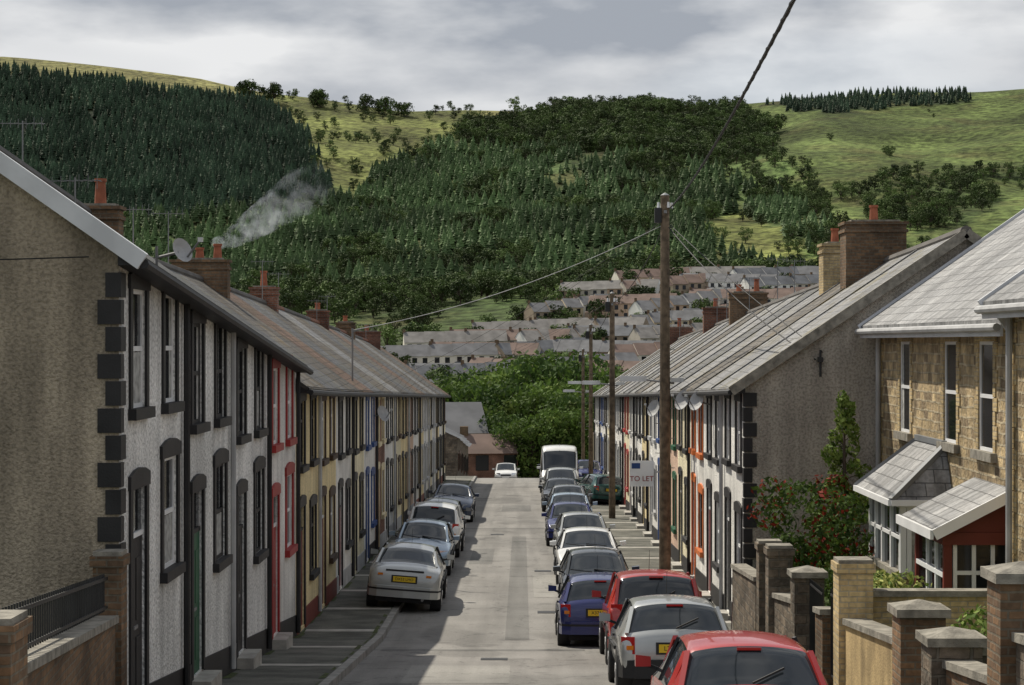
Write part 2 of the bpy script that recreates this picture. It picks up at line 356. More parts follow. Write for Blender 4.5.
def surround(mb,X,s,a,c,z,z1,m,door=False,t=.14,pr=.03):
    Xo=X+s*pr; Xi=X-s*.004; e=.003
    zb=z if door else z-.10
    mb.box(Xi,Xo,a-t,a+e,zb,z1-e,m); mb.box(Xi,Xo,c-e,c+t,zb,z1-e,m)
    n=4
    for k in range(n):
        u0=a-t-.04+(c-a+2*t+.08)*k/n; u1=a-t-.04+(c-a+2*t+.08)*(k+1)/n
        f=lambda u:.17+.07*(1-((u-(a+c)/2)/((c-a)/2+t))**2)
        mb.hexa([(Xi,u0,z1-e),(Xo+s*.01,u0,z1-e),(Xo+s*.01,u1,z1-e),(Xi,u1,z1-e)],[(Xi,u0,z1+f(u0)),(Xo+s*.01,u0,z1+f(u0)),(Xo+s*.01,u1,z1+f(u1)),(Xi,u1,z1+f(u1))],m)
    if not door: mb.box(X-s*.02,X+s*.10,a-t-.03,c+t+.03,z-.13,z+e,m)
def chimney(parent,x,y,zr,w=1.0,l=.5,h=.75,mat=BRICK,pots=3,along='x',name='chimney'):
    mb=MB(); hx,hy=(w/2,l/2) if along=='x' else (l/2,w/2)
    mb.box(x-hx,x+hx,y-hy,y+hy,zr-.9,zr+h,mat)
    mb.box(x-hx-.04,x+hx+.04,y-hy-.04,y+hy+.04,zr+h-.20,zr+h-.12,mat)
    mb.box(x-hx-.05,x+hx+.05,y-hy-.05,y+hy+.05,zr+h-.003,zr+h+.07,mat)
    mb.box(x-hx*.8,x+hx*.8,y-hy*.8,y+hy*.8,zr+h+.06,zr+h+.12,COPING)
    for k in range(pots):
        t=(k+.5)/pots*2-1; t*=.9; px=x+(hx*t if along=='x' else 0)+R.uniform(-.03,.03);py=y+(0 if along=='x' else hy*t); ph=R.choice((.28,.38,.5))
        mb.cyl((px,py,zr+h+.09),(px,py,zr+h+.09+ph),.12,.095,10,POT); mb.cyl((px,py,zr+h+.06+ph),(px,py,zr+h+.12+ph),.12,.12,10,POT)
    return mb.build(name,parent)
def aerial(mb,x,y,z,h=1.6):
    mb.cyl((x,y,z),(x,y,z+h),.016,.014,5,STEEL); a=R.uniform(-.3,.3)
    d=Vector((math.cos(a),math.sin(a),0)); p=Vector((x,y,z+h-.05)); mb.cyl(p-d*.4,p+d*.4,.009,.009,4,STEEL)
    e=Vector((-d.y,d.x,0)) 
    for k in range(6):
        q=p+d*(-.36+.14*k); l=.10+.02*k; mb.cyl(q-e*l,q+e*l,.005,.005,4,STEEL); mb.cyl(q-Z*l*.6,q+Z*l*.6,.005,.005,4,STEEL)
def terrace(side,y0,y1,wall,trim,frame,doorm,eh,upper,lower,doorz,roof,dr,rise,gable=None,chim=None,ridge=None,flip=False,quo=False,barge=None,plinth=BLACK,pipe=True,rib=False):
    s=1 if side=='L' else -1; X=XL if side=='L' else XR
    L=y1-y0; zf=Tz((y0+y1)/2)
    par=empty('terraced_house',(X-s*dr,(y0+y1)/2,zf))
    ev=lambda y:Tz(y)+eh
    w=.88; c1=y0+L*.26; c2=y0+L*.75
    cd,cw=(c1,c2) if not flip else (c2,c1)
    up=[(c-w/2,c+w/2,zf+upper[0],zf+upper[1]) for c in(c1,c2)]
    lo=(cw-.52,cw+.52,zf+lower[0],zf+lower[1]); dz=zf+doorz[0]
    do=(cd-.43,cd+.43,dz,zf+doorz[1])
    mb=MB(); zb=min(Tz(y0),Tz(y1))-.5
    facade(mb,X,y0,y1,zb,ev,up+[lo,do],wall,s)
    Xb=X-s*2*dr
    mb.poly([(Xb,y0,zb),(Xb,y1,zb),(Xb,y1,ev(y1)),(Xb,y0,ev(y0))],RGR)
    for y,g in((y0,gable),(y1,RGR)):
        mb.poly([(X,y,zb),(Xb,y,zb),(Xb,y,ev(y)),(X-s*dr,y,ev(y)+rise),(X,y,ev(y))],g or RGR)
    for o in up+[lo]: surround(mb,X,s,*o,trim)
    surround(mb,X,s,*do,trim,door=True)
    if plinth:
        a0=y0+.004; 
        for (u,v) in((a0,do[0]-.145),(do[1]+.145,y1-.004)):
            if v-u>.05: mb.hexa([(X-s*.01,u,zb),(X+s*.025,u,zb),(X+s*.025,v,zb),(X-s*.01,v,zb)],[(X-s*.01,u,Tz(u)+.55),(X+s*.025,u,Tz(u)+.55),(X+s*.025,v,Tz(v)+.55),(X-s*.01,v,Tz(v)+.55)],plinth)
    if quo:
        z=Tz(y0)+.15;k=0
        while z<ev(y0)-.35:
            l=.24 if k%2 else .15; l2=.15 if k%2 else .26
            mb.box(X-s*l,X+s*.03,y0-.03,y0+l2,z+.01,z+.29,quo); z+=.31;k+=1
    zst=Tz(cd)+.1
    if dz>zst+.1: mb.box(X-s*.1,X+s*.28,cd-.5,cd+.5,zst-.1,dz-.02,CONC); 
    if dz>zst+.3: mb.box(X+s*.283,X+s*.55,cd-.5,cd+.5,zst-.1,(dz+zst)/2,CONC)
    mb.build('walls',par)
    mb=MB()
    st=R.choice((0,0,1))
    for o in up+[lo]: window(mb,X,s,*o,frame,style=st)
    Xi=X-s*DEP; a,c,z,z1=do; zd=min(z+2.0,z1-.25)
    mb.box(Xi-s*.01,Xi+s*.015,a,c,z,zd,doorm); mb.box(Xi,Xi+s*.03,a,c,zd,zd+.06,frame)
    mb.poly([(Xi+s*.005,a,zd+.06),(Xi+s*.005,c,zd+.06),(Xi+s*.005,c,z1),(Xi+s*.005,a,z1)],GLASS)
    for q in range(2):
        for h0,h1 in((.2,.8),(1.0,1.75)):
            ya=a+.1+q*.36; mb.box(Xi+s*.016,Xi+s*.026,ya,ya+.28,z+h0,z+h1,doorm if h0<.5 or doorm!=WHITEP else GLASS)
    mb.box(Xi+s*.016,Xi+s*.03,a+.32,a+.54,z+.90,z+.94,STEEL)
    mb.build('windows_and_door',par)
    mb=MB(); ov=.28; t=.09; pz=rise/dr*ov
    g0=.12 if gable else 0
    ya=y0-g0;yb=y1
    def P(x,y,dz=0): return (x,y,ev(y)+dz)
    e_=X+s*ov; r_=X-s*dr; b_=Xb-s*ov
    mb.hexa([P(e_,ya,-pz),P(e_,yb,-pz),P(r_,yb,rise),P(r_,ya,rise)],[P(e_,ya,-pz+t),P(e_,yb,-pz+t),P(r_,yb,rise+t),P(r_,ya,rise+t)],roof)
    mb.hexa([P(b_,ya,-pz),P(r_-s*.001,ya,rise),P(r_-s*.001,yb,rise),P(b_,yb,-pz)],[P(b_,ya,-pz+t),P(r_-s*.001,ya,rise+t),P(r_-s*.001,yb,rise+t),P(b_,yb,-pz+t)],roof)
    mb.cyl(P(r_,ya-.02,rise+t-.03),P(r_,yb-.003,rise+t-.03),.13,.13,8,ridge or RIDGE)
    mb.beam(P(X+s*.13,ya,-.14),P(X+s*.13,yb-.003,-.14),.24,.14,BLACK)
    mb.cyl(P(e_+s*.03,ya-.02,-pz-.0),P(e_+s*.03,yb-.002,-pz-.0),.06,.06,7,BLACK)
    if gable:
        bm=barge or BARGE
        mb.beam(P(e_+s*.02,ya-.03,-pz+.02),P(r_,ya-.03,rise+.03),.07,.20,bm); mb.beam(P(b_,ya-.03,-pz+.02),P(r_,ya-.03,rise+.03),.07,.20,bm)
        mb.beam(P(e_+s*.02,ya+.10,-pz+t+.02),P(r_,ya+.10,rise+t+.02),.24,.05,bm)
    elif rib:
        mb.beam(P(e_,ya,-pz+t+.015),P(r_,ya,rise+t+.015),.12,.04,roof)
    mb.build('roof',par)
    if pipe:
        mb=MB(); yp=y1-.14; mb.cyl((X+s*.07,yp,Tz(yp)+.2),(X+s*.07,yp,ev(yp)-.2),.045,.045,7,R.choice((BLACK,BLACK,GREYP))); mb.build('downpipe',par)
    if chim: chimney(par,r_,y1-.3 if chim!=2 else y0+.3,ev(y1)+rise,mat=R.choice((BRICK,BRICKD,BRICKD)),w=R.choice((.9,1.2,1.5)),h=R.choice((.55,.7,.85)),pots=R.choice((1,2,3)))
    if R.random()<.4:
        mb=MB(); aerial(mb,r_,y1-.8,ev(y1)+rise,R.uniform(1,1.7)); mb.build('tv_aerial',par)
    return par
A=[22.8,27.15,31.5,36.0,40.6]
spec=[(RW,BLACK,WHITEP,BLACK),(RW,BLACK,BLACK,GREEN),(RW,BLACK,BLACK,BLACK),(RW2,RED,WHITEP,RED)]
for i in range(4):
    w_,t_,f_,d_=spec[i]
    terrace('L',A[i],A[i+1],w_,t_,f_,d_,5.68,(4.0,5.42),(1.85,3.3),(.45,3.05),SLATE,4.0,2.8,gable=RBR if i==0 else None,chim=0,quo=BLACK if i==0 else None)
y=40.6; i=0
pal=[(RCR,BLACK),(RCR,DKBROWN),(RW2,BLACK),(RCR2,BLACK),(RW2,BLUE),(BRICK,CREAMP),(RW2,BLACK),(RCR2,DKBROWN),(RCR,BLACK),(RPK,BLACK),(RW2,BLACK),(RCR,GREYP),(RW2,GREYP),(RCR2,BLACK),(RW,GREYP),(RCR,BLACK),(RW2,BLACK),(RCR2,DKBROWN)]
while i<18:
    w_,t_=pal[i]
    terrace('L',y,y+4.4,w_,t_,R.choice((WHITEP,WHITEP,BLACK)),R.choice((BLACK,RED,BLUE,GREEN,WHITEP,BROWNW)),5.27,(3.6,4.95),(1.15,2.6),(.22,2.75),[SLATE2,SLATE,SLATE2,SLATER,SLATE,SLATE2,SLATE3][i%7],4.0,2.8,chim=1 if i in(2,5,9,12,15) else 0,ridge=RIDGER if i%3==0 else None,plinth=R.choice((BLACK,GREYP,BROWNW)),pipe=i%2==0)
    y+=4.4;i+=1
chimney(None,XL-3.75,39.6,Tz(39.6)+5.68+2.6,mat=BRICKD,w=.8,h=.35,pots=1,name='chimney_stack')
pal2=[(RW2,BLACK),(RW2,BLACK),(RW2,ORANGE),(RCR2,BLACK),(RPK,GREEN),(RW2,BLUE),(RW2,GREYP),(RCR,BLACK),(RW2,BLACK),(RW2,GREYP),(RCR2,RED),(RW2,BLACK),(RW2,GREYP),(RW2,BLACK),(RCR2,GREYP),(RW2,BLACK),(RW2,BLUE),(RW2,GREYP),(RW2,GREYP)]
y=41.0
for i in range(19):
    w_,t_=pal2[i]
    terrace('R',y,y+4.4,w_,t_,R.choice((WHITEP,WHITEP,BLACK)),R.choice((BLACK,RED,BLUE,GREEN,WHITEP,BROWNW)),5.28,(3.6,4.95),(1.15,2.6),(.22,2.75),[SLATE3,SLATE3,SLATE2,SLATE3,SLATE][i%5],4.5,3.03,gable=RGR if i==0 else None,barge=COPING if i==0 else None,quo=BLACK if i==0 else None,chim=1 if i in(8,11,16) else 0,flip=True,rib=True,pipe=i%2==0)
    y+=4.4
chimney(None,XR+4.2,50,Tz(50)+8.2,mat=BRICKD,w=1.5,l=.9,h=1.1,pots=1,name='chimney_stack')
chimney(None,XR+4.3,55,Tz(55)+8.2,mat=BRICKY,w=1.3,l=.8,h=.95,pots=2,name='chimney_stack')

def stone_house(y0,y1,X,ez,ups,zg,porch=True,Dpt=4.6,rise=3.2):
    par=empty('stone_house',(X+Dpt,(y0+y1)/2,zg)); s=-1
    mb=MB()
    up=[(c-.5,c+.5,-1.7,.02) for c in ups]
    low=[((y0+y1)/2-1,(y0+y1)/2+1,zg+1,zg+2.6)]
    facade(mb,X,y0,y1,zg-1.5,lambda y:ez,up+([] if porch else low),STONE,s,.03)
    Xb=X+2*Dpt
    for yy in(y0,y1): mb.poly([(X,yy,zg-1.5),(Xb,yy,zg-1.5),(Xb,yy,ez),(X+Dpt,yy,ez+rise),(X,yy,ez)],STONE)
    mb.poly([(Xb,y0,zg-1.5),(Xb,y1,zg-1.5),(Xb,y1,ez),(Xb,y0,ez)],STONE)
    for o in up:
        a,c,z,z1=o
        for k in range(8):
            h=(z1-z)/8; l=.26 if k%2 else .15
            mb.box(X+.004,X-.02,a-l,a+.003,z+k*h,z+(k+1)*h-.012,BRICKY); mb.box(X+.004,X-.02,c-.003,c+l,z+k*h,z+(k+1)*h-.012,BRICKY)
        n=5
        for k in range(n):
            u0=a-.2+(c-a+.4)*k/n;u1=a-.2+(c-a+.4)*(k+1)/n-.01; f=lambda u:.22+.13*(1-((u-(a+c)/2)/.70)**2)
            mb.hexa([(X+.004,u0,z1-.003),(X-.03,u0,z1-.003),(X-.03,u1,z1-.003),(X+.004,u1,z1-.003)],[(X+.004,u0,z1+f(u0)),(X-.03,u0,z1+f(u0)),(X-.03,u1,z1+f(u1)),(X+.004,u1,z1+f(u1))],BRICKY)
        mb.box(X+.02,X-.10,a-.2,c+.2,z-.14,z+.002,COPING)
    z=zg;k=0
    while z<ez-.3:
        l=.4 if k%2 else .25; mb.box(X-.02,X+l,y1-(.25 if k%2 else .4),y1+.02,z,z+.28,BRICKY); z+=.3;k+=1
    mb.build('walls',par)
    mb=MB()
    for o in up: window(mb,X,s,*o,WHITEP,style=0,dep=.03)
    if not porch: window(mb,X,s,*low[0],WHITEP,style=1,dep=.03)
    mb.build('windows',par)
    mb=MB(); ov=.36;pz=rise/Dpt*ov;t=.09; ya,yb=y0-.1,y1+.15
    mb.hexa([(X-ov,yb,ez-pz),(X-ov,ya,ez-pz),(X+Dpt,ya,ez+rise),(X+Dpt,yb,ez+rise)],[(X-ov,yb,ez-pz+t),(X-ov,ya,ez-pz+t),(X+Dpt,ya,ez+rise+t),(X+Dpt,yb,ez+rise+t)],SLATE4)
    mb.hexa([(Xb+ov,ya,ez-pz),(Xb+ov,yb,ez-pz),(X+Dpt+.001,yb,ez+rise),(X+Dpt+.001,ya,ez+rise)],[(Xb+ov,ya,ez-pz+t),(Xb+ov,yb,ez-pz+t),(X+Dpt+.001,yb,ez+rise+t),(X+Dpt+.001,ya,ez+rise+t)],SLATE4)
    mb.box(X-ov-.02,X-ov+.02,ya,yb,ez-pz-.16,ez-pz+.02,BARGE); mb.poly([(X-ov+.03,ya,ez-pz-.03),(X-.01,ya,ez-pz-.03),(X-.01,yb,ez-pz-.03),(X-ov+.03,yb,ez-pz-.03)],BARGE)
    mb.cyl((X-ov-.07,ya,ez-pz-.03),(X-ov-.07,yb,ez-pz-.03),.06,.06,8,GREYP)
    for yy in(ya-.03,yb+.03): mb.beam((X-ov,yy,ez-pz),(X+Dpt,yy,ez+rise+.02),.06,.24,BARGE)
    mb.cyl((X+Dpt,ya,ez+rise+.06),(X+Dpt,yb,ez+rise+.06),.13,.13,8,RIDGE)
    mb.build('roof',par)
    mb=MB(); mb.cyl((X-.08,y1-.25,zg),(X-.08,y1-.25,ez-.3),.05,.05,8,GREYP); mb.build('downpipes',par)
    if porch:
        mb=MB()
        a,c=33.7,37.2; Xf=X-.85; zt=-2.80; zs_=-4.0
        mb.box(Xf,X+.01,a+.2,c-.2,zg-1,zs_,STONE); mb.box(Xf-.06,X,a+.15,c-.15,zs_,zs_+.1,COPING)
        for yy in (a+.2,a+1.1,a+1.95,a+2.6,c-.3): mb.box(Xf,Xf+.1,yy,yy+.1,zs_+.1,zt,WHITEP)
        for yy in (a+.2,c-.28): 
            for xx in(Xf+.11,X-.1): mb.box(xx,xx+.08,yy,yy+.08,zs_+.1,zt,WHITEP)
        mb.poly([(Xf+.05,a+.24,zs_+.1),(Xf+.05,c-.24,zs_+.1),(Xf+.05,c-.24,zt),(Xf+.05,a+.24,zt)],GLASS)
        for yy in(a+.24,c-.24): mb.poly([(Xf+.05,yy,zs_+.1),(X,yy,zs_+.1),(X,yy,zt),(Xf+.05,yy,zt)],GLASS)
        mb.box(Xf-.02,X,a+.18,c-.18,zt,zt+.15,WHITEP); mb.box(Xf+.0,Xf+.04,a+.3,c-.4,-3.35,-3.29,WHITEP)
        for yy in(a+.35,a+2.7): mb.poly([(Xf+.042,yy,zs_+.1),(Xf+.042,yy+.3,zs_+.1),(Xf+.042,yy+.22,zt),(Xf+.042,yy,zt)],CURT)
        for q in range(5): xq=Xf+.17+q*.13; mb.poly([(xq,a+.235,zs_+.1),(xq+.1,a+.235,zs_+.1),(xq+.07,a+.235,zt),(xq,a+.235,zt)],CURT)
        z0=zt+.15; z1=z0+.9; o=.2
        e=[(Xf-o,a-.02,z0),(Xf-o,c+.02,z0)]; 
        T0=(X-.01,a+.55,z1);T1=(X-.01,c-.55,z1)
        mb.poly([e[0],e[1],T1,T0],SLATE4); mb.poly([(X-.01,a-.02,z0),e[0],T0],SLATE4); mb.poly([e[1],(X-.01,c+.02,z0),T1],SLATE4)
        mb.beam(e[0],T0,.1,.08,LEAD);mb.beam(e[1],T1,.1,.08,LEAD); mb.beam((Xf-o,a-.02,z0-.05),(Xf-o,c+.02,z0-.05),.1,.1,WHITEP); mb.beam((Xf-o,a-.02,z0-.05),(X,a-.02,z0-.05),.1,.1,WHITEP); mb.beam((X-.02,a+.55,z1+.02),(X-.02,c-.55,z1+.02),.12,.1,LEAD)
        mb.build('bay_window',par)
        mb=MB()
        a,c=29.6,32.0; Xf=X-1.0; zt=-3.0
        for yy in(a+.1,c-.2):
            mb.box(Xf,Xf+.12,yy,yy+.1,zg,zt,BROWNW); mb.box(Xf+.13,X,yy+.03,yy+.07,zg,zg+.9,BROWNW); mb.poly([(Xf+.13,yy+.05,zg+.9),(X,yy+.05,zg+.9),(X,yy+.05,zt),(Xf+.13,yy+.05,zt)],GLASS)
            for xx in(.14,.42,.7,.92): mb.box(Xf+xx,Xf+xx+.06,yy+.02,yy+.08,zg+.9,zt,WHITEP)
            mb.box(Xf+.2,X,yy+.015,yy+.085,zg+.9,zg+.97,WHITEP);mb.box(Xf+.2,X,yy+.015,yy+.085,zt-.45,zt-.39,WHITEP)
        mb.box(Xf+.02,Xf+.08,a+.2,c-.2,zg,zg+.8,BROWNW); mb.poly([(Xf+.05,a+.2,zg+.8),(Xf+.05,c-.2,zg+.8),(Xf+.05,c-.2,zt),(Xf+.05,a+.2,zt)],GLASS)
        for yy in(a+.75,a+1.4): mb.box(Xf+.01,Xf+.09,yy,yy+.08,zg+.8,zt,WHITEP)
        for zz in(zg+.8,zt-.5): mb.box(Xf+.0,Xf+.1,a+.2,c-.2,zz,zz+.07,WHITEP)
        mb.box(Xf-.03,X,a+.05,c-.05,zt,zt+.18,BROWNW); z0=zt+.15; z1=z0+.62; o=.2
        mb.hexa([(Xf-o,a-.15,z0),(X,a-.15,z1),(X,c+.15,z1),(Xf-o,c+.15,z0)],[(Xf-o,a-.15,z0+.07),(X,a-.15,z1+.07),(X,c+.15,z1+.07),(Xf-o,c+.15,z0+.07)],SLATE4)
        mb.poly([(Xf,a+.08,z0),(X,a+.08,z0),(X,a+.08,z1),(Xf,a+.08,z0+.1)],BROWNW)
        mb.beam((Xf-o,a-.18,z0+.02),(X,a-.18,z1+.02),.05,.16,WHITEP); mb.beam((Xf-o-.03,a-.15,z0+.02),(Xf-o-.03,c+.15,z0+.02),.05,.14,WHITEP)
        mb.build('porch',par)
    return par
stone_house(28.9,40.6,7.26,.50,[37.9,33.9,31.3],-5.1)
stone_house(17.5,28.7,7.0,.75,[26.5,23.5,20.5],-4.2,porch=False)

mb=MB()
for a,c in zip(range(12,41,4),range(16,45,4)):
    c=min(c,40.9); mb.poly([(4.55,a,Tz(a)+.95),(7.3,a,Tz(a)+.95),(7.3,c,Tz(c)+.95),(4.55,c,Tz(c)+.95)],GRASSG)
mb.build('garden_ground')
mb=MB(); mb.poly([(-12,10,-3.1),(-4.6,10,-3.1),(-4.6,22.7,-4.0),(-12,22.7,-4.0)],GRASSG); mb.build('garden_ground')

def pillar(x,y,top,w,mat,cap=COPING,flat=False):
    mb=MB(); h=w/2; mb.box(x-h,x+h,y-h,y+h,Tz(y)-.3,top-.12,mat)
    if flat: mb.box(x-h-.03,x+h+.03,y-h-.03,y+h+.03,top-.12,top+.0,mat); mb.box(x-h,x+h,y-h,y+h,top,top+.05,cap); return mb.build('gate_pillar')
    mb.box(x-h-.05,x+h+.05,y-h-.05,y+h+.05,top-.12,top-.03,cap)
    i=[(x-h-.03,y-h-.03,top-.031),(x+h+.03,y-h-.03,top-.031),(x+h+.03,y+h+.03,top-.031),(x-h-.03,y+h+.03,top-.031)]
    ap=(x,y,top+.05)
    for k in range(4): mb.poly([i[k],i[(k+1)%4],ap],cap)
    return mb.build('gate_pillar')
PX=4.42
for x,y,t,w,m_,fl in((PX,34.4,-3.52,.42,STONED,1),(PX+.1,36.6,-3.66,.42,STONED,1),(PX,31.0,-3.50,.46,STONED,0),(PX+.03,26.9,-2.95,.46,BRICKY,1),(PX+.02,22.4,-2.92,.5,BRICKD,0),(PX,20.6,-2.97,.52,STONED,0),(PX,17.7,-1.98,.5,BRICKD,0)):
    pillar(x,y,t,w,m_,flat=fl)
def wall(name,x,y0,y1,t0,t1,mat,th=.24,cap=COPING,x1=None):
    x1=x if x1 is None else x1
    mb=MB(); mb.hexa([(x-th/2,y0,Tz(y0)-.4),(x+th/2,y0,Tz(y0)-.4),(x1+th/2,y1,Tz(y1)-.4),(x1-th/2,y1,Tz(y1)-.4)],[(x-th/2,y0,t0),(x+th/2,y0,t0),(x1+th/2,y1,t1),(x1-th/2,y1,t1)],mat)
    mb.beam((x,y0,t0+.04),(x1,y1,t1+.04),th+.08,.08,cap); return mb.build(name)
wall('garden_wall',PX,36.85,40.9,-4.4,-4.6,STONED); wall('garden_wall',PX,31.25,34.15,-4.1,-4.35,STONED)
YREN=pmat('ochre_render',(.52,.38,.19),.9,.7,1.1,2,fine=.8,bmp=.4,streak=.3)
wall('garden_wall',PX,22.7,26.65,-3.45,-3.75,YREN); wall('garden_wall',PX,17.97,20.3,-3.1,-3.3,BRICKD)
wall('garden_wall',PX,8,17.43,-1.9,-2.6,STONED)
mb=MB(); mb.box(4.7,7.2,26.8,27.0,-5.2,-3.4,BRICKY); mb.box(4.65,7.2,26.75,27.05,-3.4,-3.32,COPING); mb.build('boundary_wall')
mb=MB(); mb.box(4.7,6.9,20.5,20.7,-5.2,-3.2,STONED); mb.box(4.65,6.95,20.45,20.75,-3.2,-3.12,COPING); mb.build('boundary_wall')
def gate(x,y0,y1,z0,z1,name='iron_gate'):
    mb=MB(); mb.beam((x,y0,z0),(x,y1,z0),.03,.03,IRON);mb.beam((x,y0,z1),(x,y1,z1),.03,.03,IRON)
    n=int((y1-y0)/.11)
    for k in range(n+1):
        y=y0+(y1-y0)*k/n; mb.cyl((x,y,z0),(x,y,z1+.08),.011,.011,5,IRON)
    return mb.build(name)
gate(PX,27.2,28.6,-4.75,-3.6);gate(PX,29.4,30.7,-4.95,-3.7)
wall('garden_wall',PX,28.65,29.35,-3.9,-3.95,BRICKD)
GA,GB=-3.98,-4.62
wall('garden_wall',GA,15.0,22.1,-2.55,-3.1,BRICKD,x1=GB); pillar(GB,22.4,-2.38,.32,BRICKD,flat=True); pillar(-3.95,14.7,-2.05,.5,BRICKD,flat=True)
wall('garden_wall',-3.95,6,14.4,-1.5,-2.3,BRICKD)
mb=MB(); gx=lambda t:GA+(GB-GA)*t
mb.beam((GA,15.0,-2.08),(GB,22.2,-2.62),.035,.035,IRON); mb.beam((GA,15.0,-2.40),(GB,22.2,-2.94),.03,.03,IRON)
for k in range(52):
    t=k/52; y=15.05+7.1*t; mb.cyl((gx(t),y,-2.44-.54*t),(gx(t),y,-2.05-.54*t+.03),.010,.010,5,IRON)
mb.build('iron_railing')

# ------------------------------------------------------------------ foliage
def leaves(mb,c,r,n,size,mats,shell=.55):
    for _ in range(n):
        d=Vector((R.gauss(0,1),R.gauss(0,1),R.gauss(0,1))).normalized(); q=R.uniform(shell,1)**.6*R.uniform(.85,1.12)
        p=Vector(c)+Vector((d.x*r[0],d.y*r[1],d.z*r[2]))*q
        a=Vector((R.gauss(0,1),R.gauss(0,1),R.gauss(0,1))).normalized(); nrm=(d+a*.8).normalized(); u=nrm.orthogonal().normalized(); v=nrm.cross(u)
        t=R.uniform(0,6.28); u,v=u*math.cos(t)+v*math.sin(t),v*math.cos(t)-u*math.sin(t); s=size*R.uniform(.6,1.3)
        mb.poly([p-u*s,p-v*s*.5,p+u*s,p+v*s*.5],R.choice(mats))
def tree_mesh(h,rad,ncl,nl,ls,mats,trunk=.3,low=.30):
    mb=MB(); tp=Vector((0,0,h*trunk)); mb.cyl((0,0,0),tp,h*.028,h*.02,8,BARK)
    for _ in range(ncl):
        a=R.uniform(0,6.28); q=R.random()**.5; zc=R.uniform(low,.90); k=math.sqrt(max(.1,1-((zc-.55)/.5)**2))
        c=Vector((math.cos(a)*rad*q*k*.8,math.sin(a)*rad*q*k*.8,h*zc)); r=rad*R.uniform(.22,.42)
        mb.cyl(tp+Vector((0,0,-h*.06*R.random())),c,h*.011,h*.003,5,BARK)
        leaves(mb,c,(r,r,r*.8),nl,ls,[mats[0]] if R.random()<.5 else mats)
    return mb
def obj_from(me_obj,name,loc,rot=0,sc=1):
    o=bpy.data.objects.new(name,me_obj.data); o.location=loc; o.rotation_euler=(0,0,rot); o.scale=(sc,sc,sc); COL.objects.link(o); return o
protos=[]
for k in range(3):
    mb=tree_mesh(11,4.8,46,90,.30,[LEAF,LEAFL] if k!=1 else [LEAF2,LEAF],low=.2); o=mb.build('broadleaf_tree',uv=False); protos.append(o)
tl=[(470,205,9),(492,215,11),(515,230,13),(540,245,16),(556,225,14.5),(575,240,14),(528,195,9.5),(505,185,7),(548,190,9),(460,250,13),(480,260,14),(600,235,13),(620,250,14),(565,190,9),(585,200,10.5),(440,235,12),(420,250,13),(640,260,13),(535,170,6.3),(515,172,5.6),(550,172,7),(496,190,6.5),(527,215,11),(560,205,11),(485,235,12),(505,255,14),(570,172,7),(600,190,9)]
for i,(x,D,h) in enumerate(tl):
    X=((x-512)/2000-.005)*D; loc=(X,D,H(X,D)-.4)
    if i<3: o=protos[i]; o.location=loc; o.scale=(h/11,)*3
    else: obj_from(protos[i%3],'broadleaf_tree',loc,R.uniform(0,6),h/11)
mb=MB(); mb.cyl((5.5,37.6,-5),(5.5,37.6,-4),.06,.04,6,BARK)
for k in range(24): leaves(mb,(5.40+R.uniform(-.85,.85),37.3+R.uniform(-1.1,1.1),-3.65+R.uniform(-.85,.9)),(.40,.40,.32),150,.062,[LEAFR,LEAF,LEAF2,LEAF] if R.random()<.5 else ([LEAFR,LEAFR,LEAF2] if R.random()<.4 else [LEAF2,LEAF]))
mb.build('berry_shrub',uv=False)
mb=MB(); mb.cyl((6.2,38.5,-5.2),(6.2,38.5,-1.6),.07,.02,6,BARK)
for k in range(40):
    t=k/39; r=(.85*(1-t)**.7+.08)*R.uniform(.4,1.15); a=R.uniform(0,6.28); c=(6.2+math.cos(a)*r*.75,38.5+math.sin(a)*r*.75,-4.7+3.6*t); mb.cyl((6.2,38.5,c[2]-.15),c,.015,.006,4,BARK)
    leaves(mb,c,(.22*(1.2-t*.7),.22*(1.2-t*.7),.17),75,.06,[LEAFL,LEAFL,LEAF])
mb.build('tall_shrub',uv=False)
mb=MB()
for k in range(9): leaves(mb,(5.3+R.uniform(-.5,.6),28.2+R.uniform(-.8,.8),-3.6+R.uniform(-.1,.15)),(.35,.35,.25),180,.05,[LEAFY,LEAFY,LEAFL,LEAF])
mb.build('hedge_shrub',uv=False)
mb=MB()
for k in range(7): leaves(mb,(5.6+R.uniform(-.5,.5),22.8+R.uniform(-.8,.8),-3.4+R.uniform(-.2,.2)),(.3,.3,.3),160,.045,[LEAF,LEAFL])
mb.build('garden_shrub',uv=False)
mb=MB()
for k in range(8): leaves(mb,(5.0+R.uniform(-.2,.3),32+R.uniform(-1.4,2),-4.0+R.uniform(-.2,.2)),(.3,.35,.3),130,.05,[LEAF2,LEAF])
mb.build('garden_shrub',uv=False)

